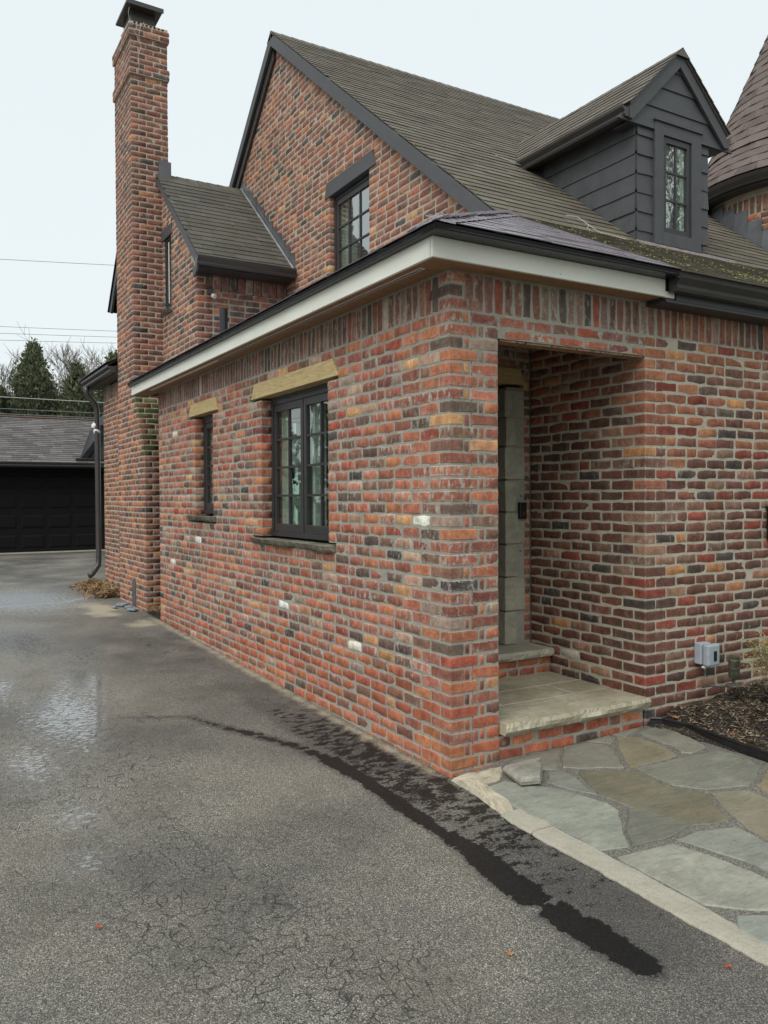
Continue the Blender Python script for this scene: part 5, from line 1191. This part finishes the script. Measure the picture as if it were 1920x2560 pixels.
for i, (x, y, s, l) in enumerate(((-.14,7.2,.14,'largest blue slate fragment beside the chimney door'),(-.12,6.95,.10,'flat blue slate fragment in the middle of the row at the chimney foot'),(-.11,6.72,.11,'blue slate fragment nearest the long wall'),(-.26,7.05,.07,'small blue slate chip lying furthest out on the asphalt'))):
    r = random.Random(i+70); n = 7; p_ = [(x+s*.8*math.cos(6.28*k/n)*r.uniform(.5, 1), y+s*math.sin(6.28*k/n)*r.uniform(.6, 1.1), gz(0,y)+.01+r.uniform(0,.01)) for k in range(n)]
    m = MB(); m.prism(p_, (0, 0, .018)); m.obj('slate_fragment', M['slate'], None, bevel=.002, label=l, cat='slate', group='slate fragments at the chimney foot')
def roofz(x, y): return zroof(y)+.025
m = MB(); m.tube([(2.35,1.62,roofz(0,1.62)),(2.42,1.56,roofz(0,1.56)+.03),(2.45,1.45,roofz(0,1.45)+.02),(2.50,1.38,roofz(0,1.38)),(2.62,1.20,roofz(0,1.2))], .0035, 5); m.tube([(2.45,1.45,roofz(0,1.45)+.02),(2.38,1.40,roofz(0,1.4)+.01),(2.36,1.34,roofz(0,1.34))], .003, 4)
m.obj('fallen_twig', M['twig'], None, label='forked pale twig lying on the mossy lower roof', cat='twig', group='twigs on the roof')
m = MB(); m.tube([(2.60,2.9,roofz(0,2.9)),(2.70,2.8,roofz(0,2.8)+.01),(2.82,2.72,roofz(0,2.72)+.01)], .0035, 5); m.obj('fallen_twig', M['twig'], None, label='pale twig caught beside the dormer eave', cat='twig', group='twigs on the roof')
ms_ = MB(); r = random.Random(77)
for _ in range(1500):                            # moss cushions on the lower courses
    x, y = r.uniform(1.6, 4.6), r.choice((r.gauss(.1, .12), r.gauss(.35, .3), r.gauss(1.0, .3)))
    if y < -.26 or y > 1.9: continue
    if r.random() > .5+.4*math.sin(x*5): continue
    s_ = r.uniform(.003, .011); z_ = zroof(y)+.014; v_ = r.random()
    pts = [(x+s_*math.cos(k*1.257+v_)*r.uniform(.7, 1.2), y+s_*math.sin(k*1.257+v_)*r.uniform(.7, 1.2), z_+.5*(s_*math.sin(k*1.257+v_))) for k in range(5)]
    ms_.add([(x, y, z_+s_*.6)]+pts, [(0, 1+k, 1+(k+1) % 5) for k in range(5)], (v_, v_, v_, 1))
ms_.obj('moss_cushions', leaf_mat('moss', (.05,.055,.015), (.24,.23,.07), .0, .9), house, color=True, kind='stuff')

# boxwood
bs = empty('boxwood_shrub', (2.45, -.62, .2), label='small yellow green box shrub in the mulch bed at the right edge', cat='shrub')
r = random.Random(31); lf = MB(); tw = MB(); cB = Vector((2.24, -.50, .31))
for _ in range(46):
    d = Vector((r.gauss(0, .5), r.gauss(0, .5), r.uniform(.3, 1.1))).normalized(); L_ = r.uniform(.18, .40); pts = [cB-Vector((0,0,.16))]
    for k in range(1, 4): pts.append(cB+d*L_*k/3+Vector((r.gauss(0,.012), r.gauss(0,.012), r.gauss(0,.01))))
    tw.tube(pts, [.006, .0045, .003, .0015], 4, cap=False)
    for k in range(85):
        t = r.uniform(.25, 1.05); p = cB+d*L_*t+Vector((r.gauss(0,.032), r.gauss(0,.032), r.gauss(0,.03))); a_ = Vector((r.gauss(0,1), r.gauss(0,1), r.gauss(.6,1))).normalized(); b_ = a_.orthogonal().normalized(); s_ = r.uniform(.005, .010); v_ = min(1, max(0, r.gauss(.45, .3)))
        lf.add([p-a_*s_, p+b_*s_*.55, p+a_*s_, p-b_*s_*.55], [(0,1,2,3)], (v_, v_, v_, 1))
lf.obj('foliage', M['box'], bs, color=True); tw.obj('stem', M['bark'], bs)

# ------------------------------------------------------------------ garage
GYy = 18.5; gr = empty('garage', (-1.5, GYy, .16), label='low detached garage with a grey shingle roof and wide black door', cat='garage')
m = MB(); m.box((-7, GYy+.22, .14), (4.5, GYy+5, 2.35)); m.obj('wall', M['black'], gr)
m = MB(); m.box((-7, GYy, .14), (-5.3, GYy+.22, 2.35)); m.box((2.45, GYy, .14), (4.5, GYy+.22, 2.35)); m.box((-5.3, GYy, 2.2), (2.45, GYy+.22, 2.35)); m.obj('wall_front', M['blackdoor'], gr)
pw, ph = .645, .49
gd = MB(); gd.box((-5.3, GYy+.12, .17), (2.45, GYy+.16, 2.2)); gdo = gd.obj('garage_door', M['blackdoor'], gr)
for i in range(12):
    for j in range(4):
        x0, z0_ = -5.26+i*pw, .19+j*(ph+.01); mm = MB(); ins = .05; d = .022
        a_ = [(x0+.05, GYy+.118, z0_+.09), (x0+pw-.05, GYy+.118, z0_+.09), (x0+pw-.05, GYy+.118, z0_+ph-.07), (x0+.05, GYy+.118, z0_+ph-.07)]
        b2 = [(x0+.05+ins, GYy+.118-d, z0_+.09+ins), (x0+pw-.05-ins, GYy+.118-d, z0_+.09+ins), (x0+pw-.05-ins, GYy+.118-d, z0_+ph-.07-ins*.8), (x0+.05+ins, GYy+.118-d, z0_+ph-.07-ins*.8)]
        mm.add(a_+b2, [(4,5,6,7),(0,1,5,4),(1,2,6,5),(2,3,7,6),(3,0,4,7)]); mm.obj('panel', M['blackdoor'], gdo)
box_part('threshold', (-5.3, GYy-.12, .155), (2.45, GYy+.1, .185), M['kerb'], gr)
gro = MB(); ERY, ERZ = GYy-.35, 2.42; GRY, GRZ = GYy+2.9, 3.82
slab(gro, [(-7.3, ERY, ERZ), (4.8, ERY, ERZ), (4.8, GRY, GRZ), (-7.3, GRY, GRZ)], .06); slab(gro, [(-7.3, GRY+.01, GRZ), (4.8, GRY+.01, GRZ), (4.8, GYy+6, 2.5), (-7.3, GYy+6, 2.5)], .06); groo = gro.obj('roof', M['dark'], gr)
gsh = MB(); SH_keep = SH; thg = math.atan((GRZ-ERZ)/(GRY-ERY)); Lg = (GRY-ERY)/math.cos(thg); s = 0; r = random.Random(5)
Sg = Vector((0, math.cos(thg), math.sin(thg))); Ng = Vector((0, -math.sin(thg), math.cos(thg)))
GS = []
while s < Lg-.05:
    x = -7.3-r.random()*.3
    while x < 4.8:
        wd = r.uniform(.2, .42); GS.append((max(-7.3, x), min(wd, 4.8-x), s)); x += wd
    s += .145
vis = [g_ for g_ in GS if -1.2 < g_[0] < 2.6]; keepset = set(vis[:300]) if len(vis) > 300 else set(vis)
me_g = {}
for (x, wd, s) in GS:
    p = Vector((x, ERY, ERZ))+Sg*s+Ng*.002; f = r.choice((.75, .9, 1., 1.12, 1.3)); col_ = (.155*f, .142*f, .14*f, 1)
    V = [Vector((0,0,.006))*1, Vector((wd-.006,0,.006)), Vector((wd-.006,0,.022)), Vector((0,0,.022)), Vector((wd-.006,.165,.006)), Vector((0,.165,.006))]
    P = [p+Vector((1,0,0))*q.x+Sg*q.y+Ng*q.z for q in V]; F = [(0,1,2,3),(3,2,4,5)]
    if (x, wd, s) in keepset:
        mm = MB(); mm.add(P, F, col_); mm.obj('shingle', M['plainshingle'], groo, color=True)
    else: gsh.add(P, F, col_)
gsh.obj('roof_shingles', M['plainshingle'], groo, color=True, kind='stuff')
gutter((-7.3, ERY-.0, 0), (4.8, ERY, 0), (0,-1,0), 2.32, 'gutter', gr, 1.1); box_part('dark_soffit', (-7.2, ERY+.01, 2.30), (4.7, GYy+.2, 2.315), M['black'], gr)
m = MB(); m.box((-7.3, GRY-.1, GRZ-.0), (4.8, GRY+.1, GRZ+.035)); m.obj('ridge_cap', plain('brown_ridge', (.2, .13, .11), .8), groo)
# small cross gable of the garage
cg = MB(); cg.prism([(1.55, GYy-.15, 2.55), (3.1, GYy-.15, 2.55), (2.32, GYy-.15, 3.75)], (0, 1.8, 0)); cgo = cg.obj('cross_gable', M['black'], gr)
m = MB(); m.prism([(1.33, GYy-.25, 2.55), (1.5, GYy-.25, 2.55), (2.40, GYy-.25, 3.78), (2.32, GYy-.25, 3.9)], (0, 2.2, 0)); m.obj('rake_board', M['drip'], cgo)
gutter((1.2, GYy-.2, 0), (3.4, GYy-.2, 0), (0,-1,0), 2.44, 'gutter', cgo, 1.1)

# ------------------------------------------------------------------ trees
def conifer(x, y, h, rad, seed, label, group, z0=.1, dens=1., name='evergreen_tree'):
    r = random.Random(seed); t = empty(name, (x, y, z0), label=label, cat='tree', group=group); f = MB(); tr = MB()
    tr.tube([(x, y, z0), (x+r.uniform(-.05,.05), y, z0+h*.5), (x, y, z0+h*.96)], [.12, .07, .01], 6); n = int(620*dens*h/5)
    for i in range(n):
        u = r.random()**.8; zz = z0+.25+u*(h-.25); R0 = rad*(1-u)**.72*(.80+.25*math.sin(zz*2.3+seed)+r.uniform(-.18, .22)); a_ = r.uniform(0, 6.283)
        d = Vector((math.cos(a_), math.sin(a_), 0)); tip = Vector((x, y, zz))+d*R0; L_ = r.uniform(.25, .55)*min(1, R0/.5+.3)
        for k in range(17):
            q = tip-d*r.random()*L_*.8+Vector((r.gauss(0,.09), r.gauss(0,.09), r.gauss(.05,.13))); up_ = (d*r.uniform(.2, 1)+Vector((r.gauss(0,.35), r.gauss(0,.35), r.uniform(.5, 1.4)))).normalized(); s_ = r.uniform(.05, .12); w2 = up_.cross(Vector((r.gauss(0,1), r.gauss(0,1), r.gauss(0,1)))).normalized()*s_*.33
            v_ = min(1, max(0, r.gauss(.42, .25))); f.add([q-w2, q+up_*s_*.5-w2*.8, q+up_*s_*1.4, q+up_*s_*.5+w2*.8+w2], [(0,1,2,3)], (v_, v_, v_, 1))
    f.obj('crown', M['conifer'], t, color=True); tr.obj('trunk', M['bark'], t); return t
def bare_tree(x, y, h, seed, label, group, z0=.1, levels=5, spread=.5, r0=.16, fork=.35):
    r = random.Random(seed); t = empty('bare_tree', (x, y, z0), label=label, cat='tree', group=group); tr = MB(); cr_ = MB()
    def grow(p, d, L_, rad, lv):
        pts = [p]; rs = [rad]; k = 4 if lv > 1 else 3; dd = d.copy()
        for i in range(k):
            dd = (dd+Vector((r.gauss(0,.11), r.gauss(0,.11), r.gauss(.03,.06)))).normalized(); pts.append(pts[-1]+dd*L_/k); rs.append(rad*(1-.45*(i+1)/k))
        (tr if lv >= levels-1 else cr_).tube(pts, rs, 6 if lv > 3 else 3, cap=False)
        if lv == 0: return
        nb = r.choice((2,3,4)) if lv > 1 else r.choice((3,4,5))
        for _ in range(nb+ (2 if lv <= 2 else 0)):
            j = r.randint(1, k) if lv < levels else k
            nd = (dd+Vector((r.gauss(0,spread), r.gauss(0,spread), r.uniform(-.05,.45)))).normalized(); grow(pts[j], nd, L_*r.uniform(.55, .82), max(.011, rs[j]*r.uniform(.5, .75)), lv-1)
    grow(Vector((x, y, z0)), Vector((0,0,1)), h*fork, r0, levels); tr.obj('trunk', M['bark'], t); cr_.obj('crown', M['bark'], t); return t
GE = 'evergreens standing behind the garage'; GB = 'bare winter trees behind the evergreens'
conifer(1.35, 27, 6.6, 1.95, 1, 'tallest pointed dark evergreen behind the left part of the garage ridge', GE)
conifer(-.35, 27.3, 5.9, 2.1, 2, 'dark evergreen cut by the left picture edge', GE)
conifer(2.75, 26.8, 6.0, 1.9, 3, 'mid height evergreen to the right of the tallest one', GE)
conifer(4.1, 27.2, 6.5, 2.1, 4, 'loose evergreen beside the house gutter', GE)
conifer(5.6, 27.6, 6.6, 1.5, 6, 'evergreen mostly hidden by the brick wall', GE)
for i, (x, h) in enumerate(((.35, 5.2), (2.05, 5.3), (3.4, 5.5), (1.0, 4.9), (2.9, 5.0))): conifer(x, 28.4+.2*i, h, 2.6, 40+i, ['low evergreen filling the gap left of the tallest one', 'low evergreen filling the gap right of the tallest one', 'low evergreen behind the loose one', 'lowest evergreen directly behind the tallest one', 'low evergreen behind the mid height one'][i], GE)
bare_tree(3.4, 38, 8.2, 11, 'wide bare tree rising in the middle between the evergreens', GB, levels=6, r0=.17)
bare_tree(1.2, 39, 8.6, 12, 'bare tree at the left picture edge', GB, levels=6, r0=.15)
bare_tree(2.4, 44, 9.4, 17, 'pale bare tree furthest away', GB, levels=6, r0=.15)
bare_tree(6.3, 37, 8.6, 13, 'tall bare tree whose top shows beside the far dormer', GB, levels=6, r0=.17)
bare_tree(4.9, 41, 8.6, 14, 'slim bare tree above the right evergreen', GB, levels=6, r0=.13)
# trees across the driveway: outside the picture but mirrored in the panes
GR_ = 'trees across the driveway mirrored in the windows'
for i, (x, y, h) in enumerate(((-8.5, 24.5, 7.5), (-10.5, 21.5, 6.5), (-9.8, 27.5, 8.), (-12.3, 24, 7.5), (-6.5, 26.5, 6.5), (-13.5, 19.5, 6.5), (-15, 15.5, 6.))): conifer(x, y, h, 2.0, 60+i, ['broad evergreen left of the garage', 'evergreen screening the garage corner', 'tall evergreen behind the garage corner', 'evergreen further left of the garage', 'evergreen behind the garage roof', 'evergreen along the far side of the driveway', 'nearest evergreen along the far side of the driveway'][i], GR_, z0=-.3, dens=.75, name='hedge_tree')
bare_tree(-8.5, 30, 15, 21, 'tall bare tree behind the broad evergreen', GR_, z0=-.3, levels=6, r0=.22); bare_tree(-12, 27, 15, 22, 'tall bare tree left of the broad evergreen', GR_, z0=-.3, levels=6, r0=.22)
bare_tree(10.8, -5, 12, 23, 'bare tree in the front garden mirrored in the dormer window', GR_, z0=-.3, levels=6, r0=.2); bare_tree(14.2, -7.4, 14, 24, 'second bare front garden tree mirrored in the dormer window', GR_, z0=-.3, levels=6, r0=.2)

# power lines
for i, (za, zb, rad, mt_, lab) in enumerate(((8.606,8.859,.008,'cable','highest single power cable crossing the sky'),(6.627,6.795,.007,'cable','upper of the three close cables above the bare trees'),(6.427,6.606,.007,'cable','middle of the three close cables above the bare trees'),(6.226,6.417,.007,'cable','lowest of the three close cables above the bare trees'),(4.55,4.542,.010,'palecable','pale cable crossing in front of the evergreens'),(4.207,4.203,.008,'cable','dark cable just under the pale one'),(4.053,4.053,.008,'cable','lowest dark cable just above the garage ridge'))):
    m = MB(); sl_p = (zb-za)/3.0; pts = [(x, 23, za+sl_p*(x+.05)+.0012*(x-1.5)**2-.0027) for x in np.linspace(-14, 16, 31)]; m.tube(pts, rad, 5); m.obj('power_line', M[mt_], None, label=lab, cat='cable', group='overhead cables behind the garage')
